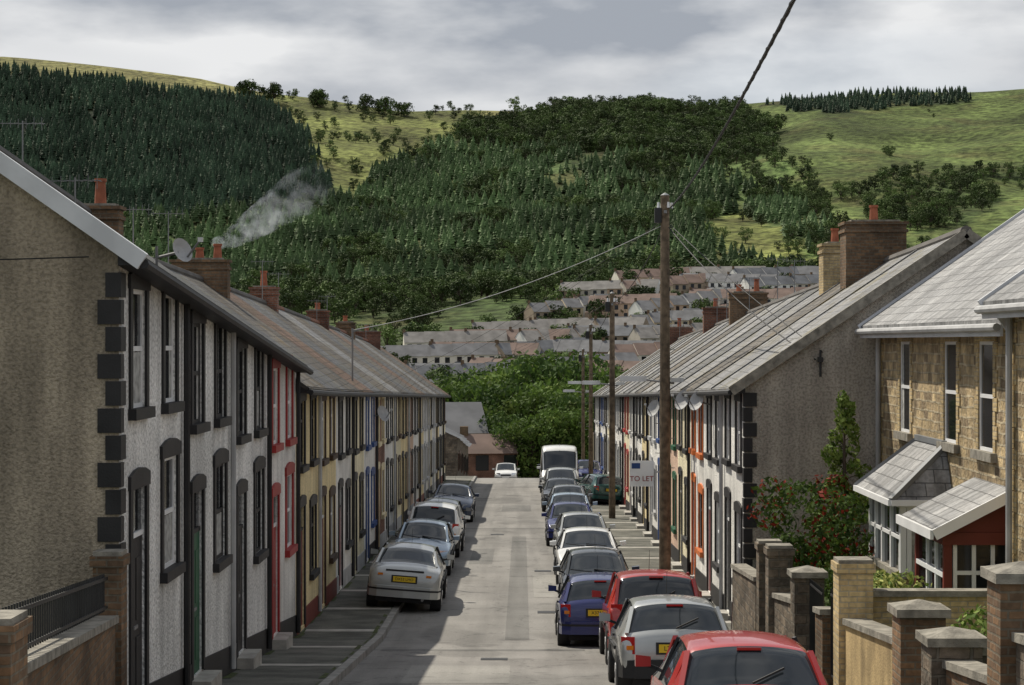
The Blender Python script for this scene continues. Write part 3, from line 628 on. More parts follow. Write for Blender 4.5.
# --- hill forest instancing
def conifer(nl,mat,w):
    mb=MB(); mb.cyl((0,0,-.05),(0,0,.5),.012,.008,4,BARK)
    for k in range(nl):
        z=.08+.86*k/nl; r=w*(1-(k/nl)**1.5)+.02; n=7; top=(R.uniform(-.01,.01),R.uniform(-.01,.01),min(1,z+1.7/nl*.9+.03))
        ring=[]
        for j in range(n):
            a=6.283*(j+R.uniform(-.3,.3))/n; q=r*R.uniform(.6,1.2); ring.append((math.cos(a)*q,math.sin(a)*q,z-(.03 if j%2 else 0)+R.uniform(-.02,.02)))
        for j in range(n): mb.poly([ring[j],ring[(j+1)%n],top],mat)
    return mb
def instancer(name,pts,child):
    vs=[];fs=[]
    for (x,y,z,s) in pts:
        a=R.uniform(0,6.28); i=len(vs)
        for k in range(4):
            t=a+k*math.pi/2; vs.append((x+math.cos(t)*s*.7071,y+math.sin(t)*s*.7071,z))
        fs.append((i,i+1,i+2,i+3))
    me=bpy.data.meshes.new(name); me.from_pydata(vs,[],fs); o=bpy.data.objects.new(name,me); COL.objects.link(o)
    o.instance_type='FACES'; o.use_instance_faces_scale=True; o.instance_faces_scale=1; o.show_instancer_for_render=False; o.show_instancer_for_viewport=False
    child.parent=o; return o
pts={k:[] for k in('d0','d1','m0','m1','b0','b1')}
D=650
while D<RD+10:
    st=4.9; X=-.30*D
    while X<.30*D:
        x=X+R.uniform(-2.2,2.2); d=D+R.uniform(-2.2,2.2)
        r,bxx,byy=region(x,d); q=R.random(); nn=noise.noise(Vector((x/45,d/45,20)))
        z=H(x,d)-.1
        if r in('dark','topr'):
            if q<.92: pts['d0' if q<.45 else 'd1'].append((x,d,z,R.uniform(7,10)*(1+.25*nn)*(.7 if r=='topr' else 1)))
        elif r=='mid':
            nb=noise.noise(Vector((x/28,d/40,61)))
            if nn>.18 and nb>-.1: 
                if q<.55: pts['b%d'%(q<.25)].append((x,d,z,R.uniform(5,9.5)))
            elif nn<-.42: 
                if q<.3: pts['m1'].append((x,d,z,R.uniform(3,6)))
            elif D<760: 
                if q<.45: pts['b%d'%(q<.2)].append((x,d,z,R.uniform(6,10)))
            elif q<.9: pts['m0' if q<.45 else 'm1'].append((x,d,z,R.uniform(6.5,9.5)*(1+.35*nb)))
        elif r=='band':
            if q<.42 and nn>-.32: pts['b%d'%(q<.21)].append((x,d,z,R.uniform(7,12)))
        elif r=='scr':
            if q<.40: pts['b%d'%(q<.16)].append((x,d,z,R.uniform(4,9)))
        elif r=='clear':
            if q<.14 and nn>.05 or q<.012: pts['b%d'%(q<.04)].append((x,d,z,R.uniform(3.5,8)))
        elif r=='bracken' and D<RD-20:
            n2=noise.noise(Vector((x/26,d/60,44)))
            if n2>.5 and q<.4: pts['b%d'%(q<.15)].append((x,d,z,R.uniform(2.5,6)))
        X+=st
    D+=st
X=((515-512)/2000-.005)*RD; pts['b0'].append((X,RD-2,H(X,RD-2)-1,12))
for x in(262,325,375,398,250): 
    X=((x-512)/2000-.005)*(RD-40); 
    for j in range(4): pts['b1'].append((X+R.uniform(-8,8),RD-40+R.uniform(-6,6),H(X,RD-40)-1,R.uniform(11,17)))
for _ in range(1000):
    D=R.uniform(290,660); x=R.uniform(330,900); X=((x-512)/2000-.005)*D
    if noise.noise(Vector((X/22,D/22,9)))>.10: pts['b%d'%R.randint(0,1)].append((X,D,H(X,D)-.3,R.uniform(4,9)))
def bl(mats):
    return tree_mesh(1,.5,18,38,.047,mats,.22,low=.2)
kids={'d0':conifer(8,CONI,.24),'d1':conifer(7,CONI,.20),'m0':conifer(8,CONI2,.25),'m1':conifer(7,CONI2,.29),'b0':bl([HLEAF]),'b1':bl([HLEAF,HLEAF2])}
for k,mbb in kids.items():
    ch=mbb.build('tree',uv=False); instancer('conifer_forest' if k[0]!='b' else 'hillside_woodland',pts[k],ch)

# ------------------------------------------------------------------ valley town
TW=[pmat('town_wall_%d'%i,c,.9,.85,1.1,.3) for i,c in enumerate([(.74,.69,.60),(.64,.53,.36),(.50,.45,.38),(.34,.27,.20),(.80,.78,.73),(.5,.36,.26)])]
TR=[pmat('town_roof_%d'%i,c,.8,.75,1.15,.4,spec=.15) for i,c in enumerate([(.15,.15,.155),(.19,.18,.17),(.17,.12,.10),(.12,.125,.135)])]
def town_row(X,D,n,ang,w=5.2,dp=7.5,eh=5.0,rh=2.5,walls=None,zoff=0):
    mb=MB(); ca,sa=math.cos(ang),math.sin(ang); rf=R.choice(TR); wl=R.choice(walls or TW)
    for k in range(n):
        if R.random()<.5: wl=R.choice(walls or TW)
        u0=(k-n/2)*w;u1=u0+w; cx=X+ca*(u0+u1)/2; cy=D+sa*(u0+u1)/2; z=H(cx,cy)+zoff; zb=z-3; e=z+eh; r=e+rh
        P=lambda u,v,zz:(X+ca*u-sa*v,D+sa*u+ca*v,zz)
        h=dp/2
        mb.poly([P(u0,-h,zb),P(u1,-h,zb),P(u1,-h,e),P(u0,-h,e)],wl); mb.poly([P(u0,h,zb),P(u1,h,zb),P(u1,h,e),P(u0,h,e)],wl)
        for u in(u0,u1): mb.poly([P(u,-h,zb),P(u,h,zb),P(u,h,e),P(u,0,r),P(u,-h,e)],wl)
        o=.3
        mb.poly([P(u0-.05,-h-o,e-.15),P(u1+.0,-h-o,e-.15),P(u1,0,r+.1),P(u0-.05,0,r+.1)],rf); mb.poly([P(u0-.05,h+o,e-.15),P(u1,h+o,e-.15),P(u1,0,r+.1),P(u0-.05,0,r+.1)],rf)
        for u in(.8,3.2):
            for zz in((.8,3.2) if eh>4 else (.8,)): 
                mb.poly([P(u0+u,-h-.05,z+zz),P(u0+u+1.1,-h-.05,z+zz),P(u0+u+1.1,-h-.05,z+zz+1.3),P(u0+u,-h-.05,z+zz+1.3)],GLASS)
        if R.random()<.5 and eh>4:
            a0=P(u0+.3,-h,0);b0=P(u0+2.3,-h,0);c0=P(u0+2.3,-h-3,0);d0=P(u0+.3,-h-3,0)
            q=lambda p,zz:(p[0],p[1],zz)
            mb.hexa([q(a0,zb),q(b0,zb),q(c0,zb),q(d0,zb)],[q(a0,z+3.2),q(b0,z+3.2),q(c0,z+2.5),q(d0,z+2.5)],wl)
            mb.poly([q(a0,z+3.35),q(b0,z+3.35),q(c0,z+2.6),q(d0,z+2.6)],rf)
        if k%3==0:
            q=P(u0+.1,0,0); mb.box(q[0]-.35,q[0]+.35,q[1]-.3,q[1]+.3,r-.3,r+.75,BRICKD)
    return mb.build('terraced_house_row',uv=True)
def townX(x,D): return ((x-512)/2000-.005)*D
rowsT=[(362,[(412,-.25,5),(470,.5,4),(548,-.35,4),(610,.8,4)]),(398,[(398,.15,6),(455,-.2,6),(528,.6,4),(575,-.3,4),(640,.5,5)]),
 (434,[(405,-.1,6),(462,.3,6),(515,-.4,4),(570,.35,6),(635,-.3,5),(695,.5,5)]),(470,[(430,.1,6),(485,-.3,5),(545,.5,5),(603,-.35,6),(665,.3,5),(735,-.4,4)]),
 (506,[(455,.1,5),(510,-.3,6),(565,.45,5),(625,-.3,6),(690,.35,6),(752,-.2,4)]),
 (542,[(530,.15,6),(590,-.35,6),(648,.4,6),(712,-.3,6),(775,.3,4)]),(578,[(570,.3,5),(625,-.3,6),(682,.4,6),(742,-.35,6),(800,.2,5)]),
 (614,[(610,-.2,6),(668,.35,6),(728,-.35,6),(790,.3,6),(845,-.2,4)]),(650,[(660,.2,6),(718,-.3,6),(775,.35,6),(832,-.2,5)])]
for D,rr in rowsT:
    for x,a,n in rr:
        d=D+R.uniform(-7,7); town_row(townX(x,d),d,n,a+R.uniform(-.1,.1))
DK=[STONED]
town_row(-7.8,146,4,1.56,5,7,3.2,1.5,DK); town_row(-2.9,172,1,.15,4.4,5,2.4,1.3,[BRICK],.6); town_row(9.5,150,3,1.5,5,8,3.6,1.6); town_row(-14,185,4,.2); town_row(18,190,4,-.2)

# ------------------------------------------------------------------ poles & wires
def pole(x,y,top,r=.15,lamp=None,name='telegraph_pole'):
    z0=Tz(y)+.1; par=empty(name,(x,y,z0)); mb=MB()
    mb.cyl((x,y,z0-.3),(x,y,top),r,r*.72,12,WOOD); mb.cyl((x,y,top-.01),(x,y,top+.06),r*.8,.02,12,LEAD)
    mb.build('shaft',par,smooth=False)
    mb=MB()
    mb.box(x-.28,x-.10,y-.12,y+.12,top-.75,top-.35,IRON); mb.box(x-.04,x+.04,y-.2,y+.2,top-.5,top-.42,STEEL)
    for k in range(4): 
        a=k*1.57+.4; px,py=x+math.cos(a)*.2,y+math.sin(a)*.2; mb.cyl((px,py,top-.35),(px,py,top-.2),.04,.03,6,WHITEP)
    for k in range(10): mb.beam((x-(.26 if k%2 else -.0)-.0,y,z0+3+.4*k),(x+(.0 if k%2 else .26),y,z0+3+.4*k),.02,.02,STEEL)
    mb.build('fittings',par)
    if lamp is not None:
        mb=MB(); mb.cyl((x+.25,y,lamp-.05),(x-.6,y,lamp+.05),.03,.025,8,STEEL)
        n=8; L_=.72
        for k in range(n):
            t0=k/n;t1=(k+1)/n; f=lambda t:.13*math.sin(math.pi*min(1,.15+t*.8))
            mb.hexa([(x-.5-L_*t0,y-f(t0),lamp),(x-.5-L_*t1,y-f(t1),lamp),(x-.5-L_*t1,y+f(t1),lamp),(x-.5-L_*t0,y+f(t0),lamp)],[(x-.5-L_*t0,y-f(t0)*.7,lamp+.16),(x-.5-L_*t1,y-f(t1)*.7,lamp+.14),(x-.5-L_*t1,y+f(t1)*.7,lamp+.14),(x-.5-L_*t0,y+f(t0)*.7,lamp+.16)],LAMPM)
        mb.build('lamp_head',par)
        mb=MB(); mb.box(x+.15,x+.5,y-.1,y+.1,lamp-.02,lamp+.10,LAMPM); mb.build('lamp_gear',par)
    return par
P1=(3.86,54.0,3.98); pole(*P1[:2],P1[2],.165,lamp=-1.05)
P2=(3.65,81,2.0); pole(3.65,81,2.0,.14,lamp=-1.7); P3=(3.65,106,.95); pole(3.65,106,.95,.13,lamp=-2.2)
pole(3.7,121,-.4,.12,lamp=-3.0); P0=(.9,-20,4.7); pole(.9,-20,4.7,.15)
def wire(p0,p1,sag,r,mat,name='overhead_wire',n=24,twist=False):
    p0=Vector(p0);p1=Vector(p1); mb=MB(); prev=None
    for k in range(n+1):
        t=k/n; p=p0.lerp(p1,t)-Z*(4*sag*t*(1-t))
        if prev is not None: mb.cyl(prev,p,r,r,6,mat)
        prev=p
    if twist:
        L=(p1-p0).length; m_=int(L/.10); prev=None
        for k in range(m_+1):
            t=k/m_; p=p0.lerp(p1,t)-Z*(4*sag*t*(1-t))+Vector((math.cos(k*.7)*r*.55,0,math.sin(k*.7)*r*.55))
            if prev is not None: mb.cyl(prev,p,r*.8,r*.8,5,mat)
            prev=p
    return mb.build(name,uv=False)
wire((P1[0]+.12,54,3.62),(P0[0],-20,4.55),.92,.020,WIRE,twist=True,n=60)
wire((P1[0]-.1,54,3.15),(-4.75,56,.35),.35,.009,WIREL)
wire((P1[0]+.1,53.9,3.1),(6.0,40.93,-.35),.25,.014,WIRE); wire((P1[0]+.1,53.9,3.2),(6.15,40.93,-.2),.1,.010,WIRE)
wire((P1[0],54.1,3.2),(P2[0],81,1.6),.4,.014,WIRE); wire((P2[0],81,1.6),(P3[0],106,.6),.4,.014,WIRE)
for k,(yy,zz) in enumerate(((62,-1.3),(77,-1.7))): wire((P1[0]-.05,54.05,3.3),(XL-.0,yy,Tz(yy)+5.3),.3,.005,WIRE)
for yy in(86,100): wire((P2[0],81,1.7),(XL,yy,Tz(yy)+5.3),.2,.005,WIRE)
wire((-4.9,22.6,.97),(-12,22.5,.95),.06,.008,WIRE)
mb=MB(); mb.cyl((-4.75,56,Tz(56)+5.1),(-4.75,56,.4),.03,.03,6,STEEL); mb.cyl((-4.75,56,.3),(-4.3,56,.45),.02,.02,5,STEEL); mb.cyl((-4.75,56,.1),(-5.1,56,.3),.02,.02,5,STEEL); mb.build('wire_bracket')
mb=MB(); mb.cyl((6.1,40.9,-.7),(6.1,40.9,-.15),.025,.025,6,IRON); mb.box(6.05,6.15,40.85,40.99,-.4,-.3,IRON); mb.build('wire_bracket')
def dish(x,y,z,r,s):
    mb=MB(); n=14; c=Vector((x,y,z)); ax=Vector((.75*s,-.55,.35)).normalized(); u=ax.orthogonal().normalized(); v=ax.cross(u)
    rings=[[c-ax*.08]]
    for k in(.5,1): rings.append([c-ax*.08*(1-k*k)+ (u*math.cos(6.283*j/n)+v*math.sin(6.283*j/n))*r*k for j in range(n)])
    for j in range(n):
        a,b_=rings[1],rings[2]; mb.poly([rings[0][0],a[j],a[(j+1)%n]],GREYP); mb.poly([a[j],b_[j],b_[(j+1)%n],a[(j+1)%n]],GREYP)
    mb.beam(c-ax*.08-v*r*.8,c+ax*.35,.02,.02,STEEL); f=c+ax*.35; mb.box(f.x-.03,f.x+.03,f.y-.04,f.y+.04,f.z-.03,f.z+.03,LAMPM)
    mb.cyl(c-ax*.08,(x-s*.35,y+.05,z-.1),.02,.02,6,STEEL); mb.cyl((x-s*.35,y+.05,z-.5),(x-s*.35,y+.05,z+.05),.02,.02,6,STEEL)
    mb.build('satellite_dish')
dish(-4.45,26.2,Tz(26.2)+6.1,.17,1); dish(4.2,52.5,-1.5,.28,-1); dish(4.2,48.2,-1.4,.25,-1); dish(4.2,64,-2.1,.28,-1); dish(-4.3,62,-2.2,.26,1)
mb=MB(); aerial(mb,-9.0,36,Tz(36)+8.3,1.4); mb.build('tv_aerial')
mb=MB(); aerial(mb,-6.6,29.5,Tz(29.5)+7.1,.5); mb.build('tv_aerial')
par=empty('to_let_sign',(3.95,66,-3.9)); mb=MB(); mb.box(3.55,4.35,66,66.03,-4.75,-3.9,WHITEP); mb.cyl((4.3,66.06,-5.6),(4.3,66.06,-3.8),.03,.03,6,GREYP); mb.box(4.3,4.6,66.05,66.08,-4.3,-4.25,GREYP); mb.box(3.62,3.9,65.99,65.998,-4.16,-3.98,BLUE); mb.build('board',par)
def text(body,size,loc,rot,mat,par,name='lettering'):
    c=bpy.data.curves.new(name,'FONT'); c.body=body; c.size=size; c.align_x='CENTER'; c.align_y='CENTER'; c.extrude=.001; c.materials.append(mat)
    o=bpy.data.objects.new(name,c); COL.objects.link(o); o.parent=par; o.location=Vector(loc)-(par.location if par and par.name.startswith('to_let') else Vector()); o.rotation_euler=rot; return o
text('TO LET',.24,(3.95,65.985,-4.5),(math.pi/2,0,0),RED,par)

# ------------------------------------------------------------------ cars
def paint(n,c,metal=0): 
    return pmat('car_paint_'+n,c,.32,.88,1.05,1.5,spec=.5,metal=metal,coat=.8)
CP={'silver':paint('silver',(.42,.43,.42),.5),'red':paint('red',(.40,.02,.015)),'blue':paint('blue',(.012,.02,.13),.2),'white':paint('white',(.78,.78,.76)),'dark':paint('dark',(.025,.03,.035),.2),
'navy':paint('navy',(.015,.03,.07),.2),'ltblue':paint('light_blue',(.28,.36,.45),.4),'teal':paint('teal',(.02,.09,.08),.2),'gold':paint('gold',(.30,.27,.20),.5),'grey':paint('grey',(.17,.18,.19),.4)}
RUB=pmat('tyre_rubber',(.02,.02,.02),.85); TRIM=pmat('black_trim',(.025,.025,.027),.6); HUB=pmat('hubcap',(.45,.45,.46),.35,metal=.7)
m,nt,b=newmat('tail_lamp'); b.inputs['Base Color'].default_value=(.40,.012,.01,1); b.inputs['Roughness'].default_value=.12; TAIL=m
m,nt,b=newmat('amber_lamp'); b.inputs['Base Color'].default_value=(.65,.2,.02,1); b.inputs['Roughness'].default_value=.12; AMB=m
m,nt,b=newmat('head_lamp'); b.inputs['Base Color'].default_value=(.6,.62,.65,1); b.inputs['Roughness'].default_value=.08; b.inputs['Metallic'].default_value=.6; HEAD=m
PLY=pmat('yellow_plate',(.70,.48,.03),.5,.97,1.02); PLW=pmat('white_plate',(.75,.75,.72),.5,.97,1.02)
ST={
'hatch':(3.85,[(-1.92,.36,.48,.60,.66,.70,.62,''),(-1.88,.28,.50,.76,.90,.80,.70,''),(-1.78,.24,.52,.86,.97,.82,.70,'g'),(-1.45,.22,.52,.89,1.33,.83,.60,'s'),(-.7,.20,.52,.90,1.41,.83,.59,'s'),(.1,.20,.52,.89,1.40,.83,.58,'s'),(.35,.20,.52,.88,1.36,.83,.58,'gs'),(1.0,.20,.52,.86,.93,.83,.68,''),(1.5,.24,.5,.79,.85,.81,.64,''),(1.83,.27,.46,.66,.73,.76,.58,''),(1.92,.34,.42,.54,.58,.68,.52,'')]),
'sedan':(4.4,[(-2.2,.36,.48,.60,.68,.72,.64,''),(-2.16,.28,.5,.80,.95,.82,.72,''),(-2.02,.25,.52,.90,1.02,.85,.72,''),(-1.62,.22,.52,.93,1.05,.86,.70,'g'),(-1.0,.2,.52,.94,1.36,.86,.60,'s'),(-.4,.2,.52,.94,1.42,.86,.60,'s'),(.2,.2,.52,.93,1.41,.86,.60,'s'),(.45,.2,.52,.92,1.37,.86,.60,'gs'),(1.15,.2,.52,.90,.97,.86,.72,''),(1.75,.24,.5,.82,.88,.84,.66,''),(2.1,.27,.46,.68,.75,.78,.58,''),(2.2,.34,.42,.54,.60,.70,.52,'')]),
'mpv':(4.0,[(-2.0,.38,.5,.66,.78,.74,.68,''),(-1.97,.30,.54,.92,1.02,.82,.72,''),(-1.90,.26,.56,.98,1.08,.84,.70,'g'),(-1.68,.24,.56,1.0,1.54,.85,.64,'s'),(-.8,.22,.56,1.0,1.62,.85,.64,'s'),(.1,.22,.56,.99,1.60,.85,.63,'s'),(.4,.22,.56,.98,1.55,.85,.63,'gs'),(1.1,.22,.55,.96,1.04,.84,.70,''),(1.6,.26,.52,.86,.93,.82,.66,''),(1.9,.29,.48,.72,.80,.77,.60,''),(2.0,.36,.44,.58,.62,.69,.54,'')]),
'van':(4.8,[(-2.4,.40,.7,1.1,1.95,.90,.82,''),(-2.36,.32,.7,1.15,2.3,.95,.86,''),(-2.2,.30,.7,1.2,2.42,.96,.86,''),(-1.0,.28,.7,1.2,2.47,.96,.86,''),(.6,.28,.7,1.2,2.45,.96,.84,'s'),(.95,.28,.7,1.15,2.2,.96,.82,'gs'),(1.6,.28,.66,1.08,1.22,.94,.80,''),(2.2,.32,.6,.92,1.02,.90,.74,''),(2.4,.40,.5,.66,.72,.82,.64,'')]),
}
def car(kind,col,x,y,away=True,yaw=0,kerb=0,plate=None,darkb=False,z=None,dzy=None,wsc=1.0):
    L,S=ST[kind]; P=CP[col]
    par=empty('parked_van' if kind=='van' else 'parked_car',(0,0,0))
    mb=MB(); ring=[];n=12
    for (yy,zb,zm,zl,zt,w,wt,k) in S:
        z4=max(zt-.055,zl+.012)
        h=[(0,zb),(w*.9,zb),(w*.995,zm),(w*.975,zl),(wt,z4),(wt*.55,zt)]
        pts_=[(a,yy,c) for a,c in h]+[(0,yy,zt+.012)]+[(-a,yy,c) for a,c in reversed(h[1:])]
        ring.append(pts_)
    verts=[p for r in ring for p in r]; faces=[];mats=[]
    for i in range(len(S)-1):
        k=S[i][7]
        for j in range(n):
            q=(j+1)%n; faces.append((i*n+j,(i+1)*n+j,(i+1)*n+q,i*n+q)); g=P
            if j in(4,5,6,7) and 'g' in k: g=CGLASS
            if j in(3,8) and 's' in k: g=CGLASS
            if j in(0,11): g=TRIM
            mats.append(g)
    faces.append(tuple(range(n)));mats.append(P); e=(len(S)-1)*n; faces.append(tuple(e+j for j in reversed(range(n))));mats.append(P)
    mb.v=verts;mb.f=faces;mb.m=mats; o=mb.build('body',par,smooth=True,uv=False,local=True)
    me=o.data; cr=me.attributes.new('crease_edge','FLOAT','EDGE')
    vals=[]
    for ed in me.edges:
        a,b_=ed.vertices; ja,jb=a%n,b_%n; ia,ib=a//n,b_//n; c=0
        if ja==jb and ja in(3,9): c=.55
        if ja==jb and ja in(4,8): c=.45
        if ia==ib and ('g' in S[ia][7] or (ia>0 and 'g' in S[ia-1][7])) and 4<=min(ja,jb) and max(ja,jb)<=8: c=.6
        vals.append(c)
    cr.data.foreach_set('value',vals)
    sb=o.modifiers.new('sub','SUBSURF'); sb.levels=2; sb.render_levels=2
    W=S[4][5]; gi=[i for i,s in enumerate(S) if 'g' in s[7]]
    d=MB()
    def V4(i): s=S[i]; return lambda sg:Vector((sg*(s[6]+.005),s[0],max(s[4]-.055,s[3]+.012)+.0))
    for sg in(-1,1):
        for i in gi: d.beam(V4(i)(sg),V4(i+1)(sg),.055,.05,P)
        if kind!='van':
            mid=S[gi[0]+2]; d.beam((sg*W*.965,mid[0]+.45,mid[3]),(sg*(mid[6]+.015),mid[0]+.40,mid[4]-.06),.07,.03,TRIM if kind!='mpv' else P)
            s3=S[gi[0]+1]; d.beam((sg*W*.965,s3[0]+.02,s3[3]-.02),(sg*(s3[6]+.012),s3[0]+.08,s3[4]-.06),.12,.03,P)
    wr=.30 if kind!='van' else .34; fa=L/2-.72; ra=-L/2+.70
    for yy in(fa,ra):
        for sg in(-1,1):
            d.cyl((sg*(W-.24),yy,wr+.03),(sg*(W+.004),yy,wr+.03),wr+.075,wr+.07,20,TRIM)
            d.cyl((sg*(W-.21),yy,wr),(sg*(W+.012),yy,wr),wr,wr-.01,20,RUB); d.cyl((sg*(W+.0),yy,wr),(sg*(W+.022),yy,wr),wr*.62,wr*.56,14,HUB)
            d.cyl((sg*(W+.02),yy,wr),(sg*(W+.03),yy,wr),wr*.18,wr*.15,8,TRIM)
    d.box(-W*.75,W*.75,-L/2+.2,L/2-.2,.17,.34,TRIM)
    bm=TRIM if darkb else P; yr=-L/2; yf=L/2
    def bumper(ye,sg,m):
        pts_=[(-W*.99,ye-sg*.30),(-W*.93,ye-sg*.06),(-W*.72,ye+sg*.035),(0,ye+sg*.06),(W*.72,ye+sg*.035),(W*.93,ye-sg*.06),(W*.99,ye-sg*.30)]
        for a,b_ in zip(pts_,pts_[1:]):
            i0=[(a[0]*.8,a[1]-sg*.12),(b_[0]*.8,b_[1]-sg*.12)]
            d.hexa([(a[0],a[1],.30),(b_[0],b_[1],.30),(i0[1][0],i0[1][1],.30),(i0[0][0],i0[0][1],.30)],[(a[0],a[1],.55),(b_[0],b_[1],.55),(i0[1][0],i0[1][1],.58),(i0[0][0],i0[0][1],.58)],m)
            if m!=TRIM: d.hexa([(a[0],a[1]+sg*.008,.46),(b_[0],b_[1]+sg*.008,.46),(i0[1][0],i0[1][1],.46),(i0[0][0],i0[0][1],.46)],[(a[0],a[1]+sg*.008,.50),(b_[0],b_[1]+sg*.008,.50),(i0[1][0],i0[1][1],.50),(i0[0][0],i0[0][1],.50)],TRIM)
    bumper(yr,-1,bm); bumper(yf,1,bm)
    if kind=='sedan':
        for sg in(-1,1):
            a,c=sorted((sg*.47,sg*.80)); d.hexa([(a,yr+(.02 if sg>0 else .17),.70),(c,yr+(.17 if sg>0 else .02),.70),(c,yr+.35,.70),(a,yr+.35,.70)],[(a,yr+(.05 if sg>0 else .20),.86),(c,yr+(.20 if sg>0 else .05),.86),(c,yr+.38,.86),(a,yr+.38,.86)],TAIL)
            a,c=sorted((sg*.50,sg*.62)); d.box(a,c,yr+.0,yr+.1,.79,.84,AMB)
        d.box(-.44,.44,yr+.025,yr+.09,.90,.93,TRIM)
    elif kind=='van':
        for sg in(-1,1): d.box(min(sg*.82,sg*.93),max(sg*.82,sg*.93),yr-.01,yr+.1,.8,1.3,TAIL)
    else:
        for sg in(-1,1):
            a,c=sorted((sg*.60,sg*.79)); zt=.88 if kind=='hatch' else 1.06
            d.hexa([(a,yr+(.0 if sg>0 else .09),.64),(c,yr+(.09 if sg>0 else .0),.64),(c,yr+.28,.64),(a,yr+.28,.64)],[(a,yr+(.03 if sg>0 else .11),zt),(c,yr+(.11 if sg>0 else .03),zt),(c,yr+.3,zt),(a,yr+.3,zt)],TAIL)
            a,c=sorted((sg*.62,sg*.72)); d.box(a,c,yr-.008,yr+.08,.70,.76,AMB)
    pz=.72 if kind in('hatch','sedan','mpv') else .62
    d.box(-.26,.26,yr-.018,yr+.06,pz-.058,pz+.058,PLY); d.box(-.30,.30,yr-.008,yr+.06,pz-.085,pz+.085,TRIM)
    if kind in('hatch','mpv'):
        g=S[gi[0]];h=S[gi[0]+1]; d.beam((0,g[0]-.02,g[4]+.03),(.32,(g[0]*.6+h[0]*.4)-.03,g[4]*.6+h[4]*.4+.02),.02,.02,TRIM); d.box(-.12,.12,h[0]-.05,h[0]+.02,h[4]-.035,h[4]-.01,TAIL)
    for sg in(-1,1):
        a,c=sorted((sg*.42,sg*.73)); zt=.70 if kind not in('van','mpv') else .80
        if kind=='van': zt=.92
        d.hexa([(a,yf-(.01 if sg>0 else .16),zt-.14),(c,yf-(.16 if sg>0 else .01),zt-.14),(c,yf-.3,zt-.14),(a,yf-.3,zt-.14)],[(a,yf-(.05 if sg>0 else .2),zt),(c,yf-(.2 if sg>0 else .05),zt),(c,yf-.35,zt+.02),(a,yf-.35,zt+.02)],HEAD)
        a,c=sorted((sg*(W+.0),sg*(W+.17))); my=S[gi[-1]+1][0]-.25; mz=S[4][3]+.06
        d.hexa([(a,my,mz),(c,my+.02,mz),(c,my+.12,mz),(a,my+.14,mz)],[(a,my,mz+.13),(c,my+.02,mz+.11),(c,my+.12,mz+.10),(a,my+.14,mz+.12)],P)
        d.beam((sg*W*.9,my+.08,mz-.03),(sg*(W+.08),my+.08,mz+.03),.05,.04,TRIM)
        for zz in(.66,): d.beam((sg*(W+.004),ra+.45,zz),(sg*(W+.004),fa-.45,zz),.03,.05,TRIM)
        d.box(min(sg*(W-.02),sg*(W+.012)),max(sg*(W-.02),sg*(W+.012)),-.30,-.12,.80,.835,TRIM)
    gz=.66 if kind!='van' else .84
    d.box(-.38,.38,yf-.10,yf-.0,gz-.08,gz+.03,TRIM); d.box(-.26,.26,yf+.03,yf+.075,.42,.53,PLW); d.box(-.5,.5,yf-.05,yf+.062,.31,.39,TRIM)
    g=S[gi[-1]+1]; d.beam((-.5,g[0]+.02,g[4]+.03),(.05,g[0]-.08,g[4]+.08),.02,.02,TRIM); d.beam((.1,g[0]+.02,g[4]+.03),(.6,g[0]-.08,g[4]+.08),.02,.02,TRIM)
    d.cyl((0,.2 if kind!='van' else 1,S[5][4]),(0,0,S[5][4]+.35),.006,.004,4,TRIM); d.cyl((.45,yr-.06,.27),(.45,yr+.2,.27),.03,.03,8,STEEL)
    d.build('wheels_lamps_and_trim',par,uv=False,local=True)
    if plate and away: text(plate,.088,(0,yr-.0205,pz),(math.pi/2,0,0),BLACK,par,'plate_lettering')
    sl=(Tz(y-1)-Tz(y+1))/2; a=math.atan(sl); zz=Tz(y)+.005 if z is None else z
    par.location=(x,y,zz+kerb*.065)
    par.rotation_euler=(-a if away else a, .075*kerb*(1 if away else -1), yaw+(0 if away else math.pi)); par.scale=(wsc,1,1)
    if dzy: par.rotation_euler=(0,0,dzy)
    return par
car('sedan','silver',-2.78,48.4,True,0,1,'DX53 LMO')
car('hatch','ltblue',-2.85,57.5,False,0,1); car('mpv','white',-2.80,64,True,-.02,1,darkb=True); car('sedan','navy',-2.85,82,False,0,1)
car('hatch','grey',-2.9,70.5,True,0,1)
car('hatch','red',2.25,21.2,True,0,0,'P618 RDW'); car('hatch','silver',2.2,30.2,True,0,0,'L745 KNY',darkb=True)
car('mpv','red',2.32,36.2,True,0,0,'CV51 KTN'); car('hatch','blue',1.55,41.0,True,.0,0,'X374 BTG'); car('hatch','dark',1.72,47.2,False,0,0)
car('sedan','white',1.78,55,False); car('hatch','silver',1.86,62.5,False,.02); car('hatch','blue',1.66,68.8,False); car('sedan','ltblue',1.78,75.5,False)
car('hatch','grey',1.9,82.5,False,-.02); car('sedan','dark',1.75,89.5,False); car('mpv','silver',1.9,97,False)
car('van','white',2.0,107,False,wsc=1.08); car('hatch','teal',3.55,93,True,.25,1); car('hatch','blue',3.7,114,False,0,1); car('mpv','dark',1.9,116,False)
car('mpv','white',-1.2,150,False)

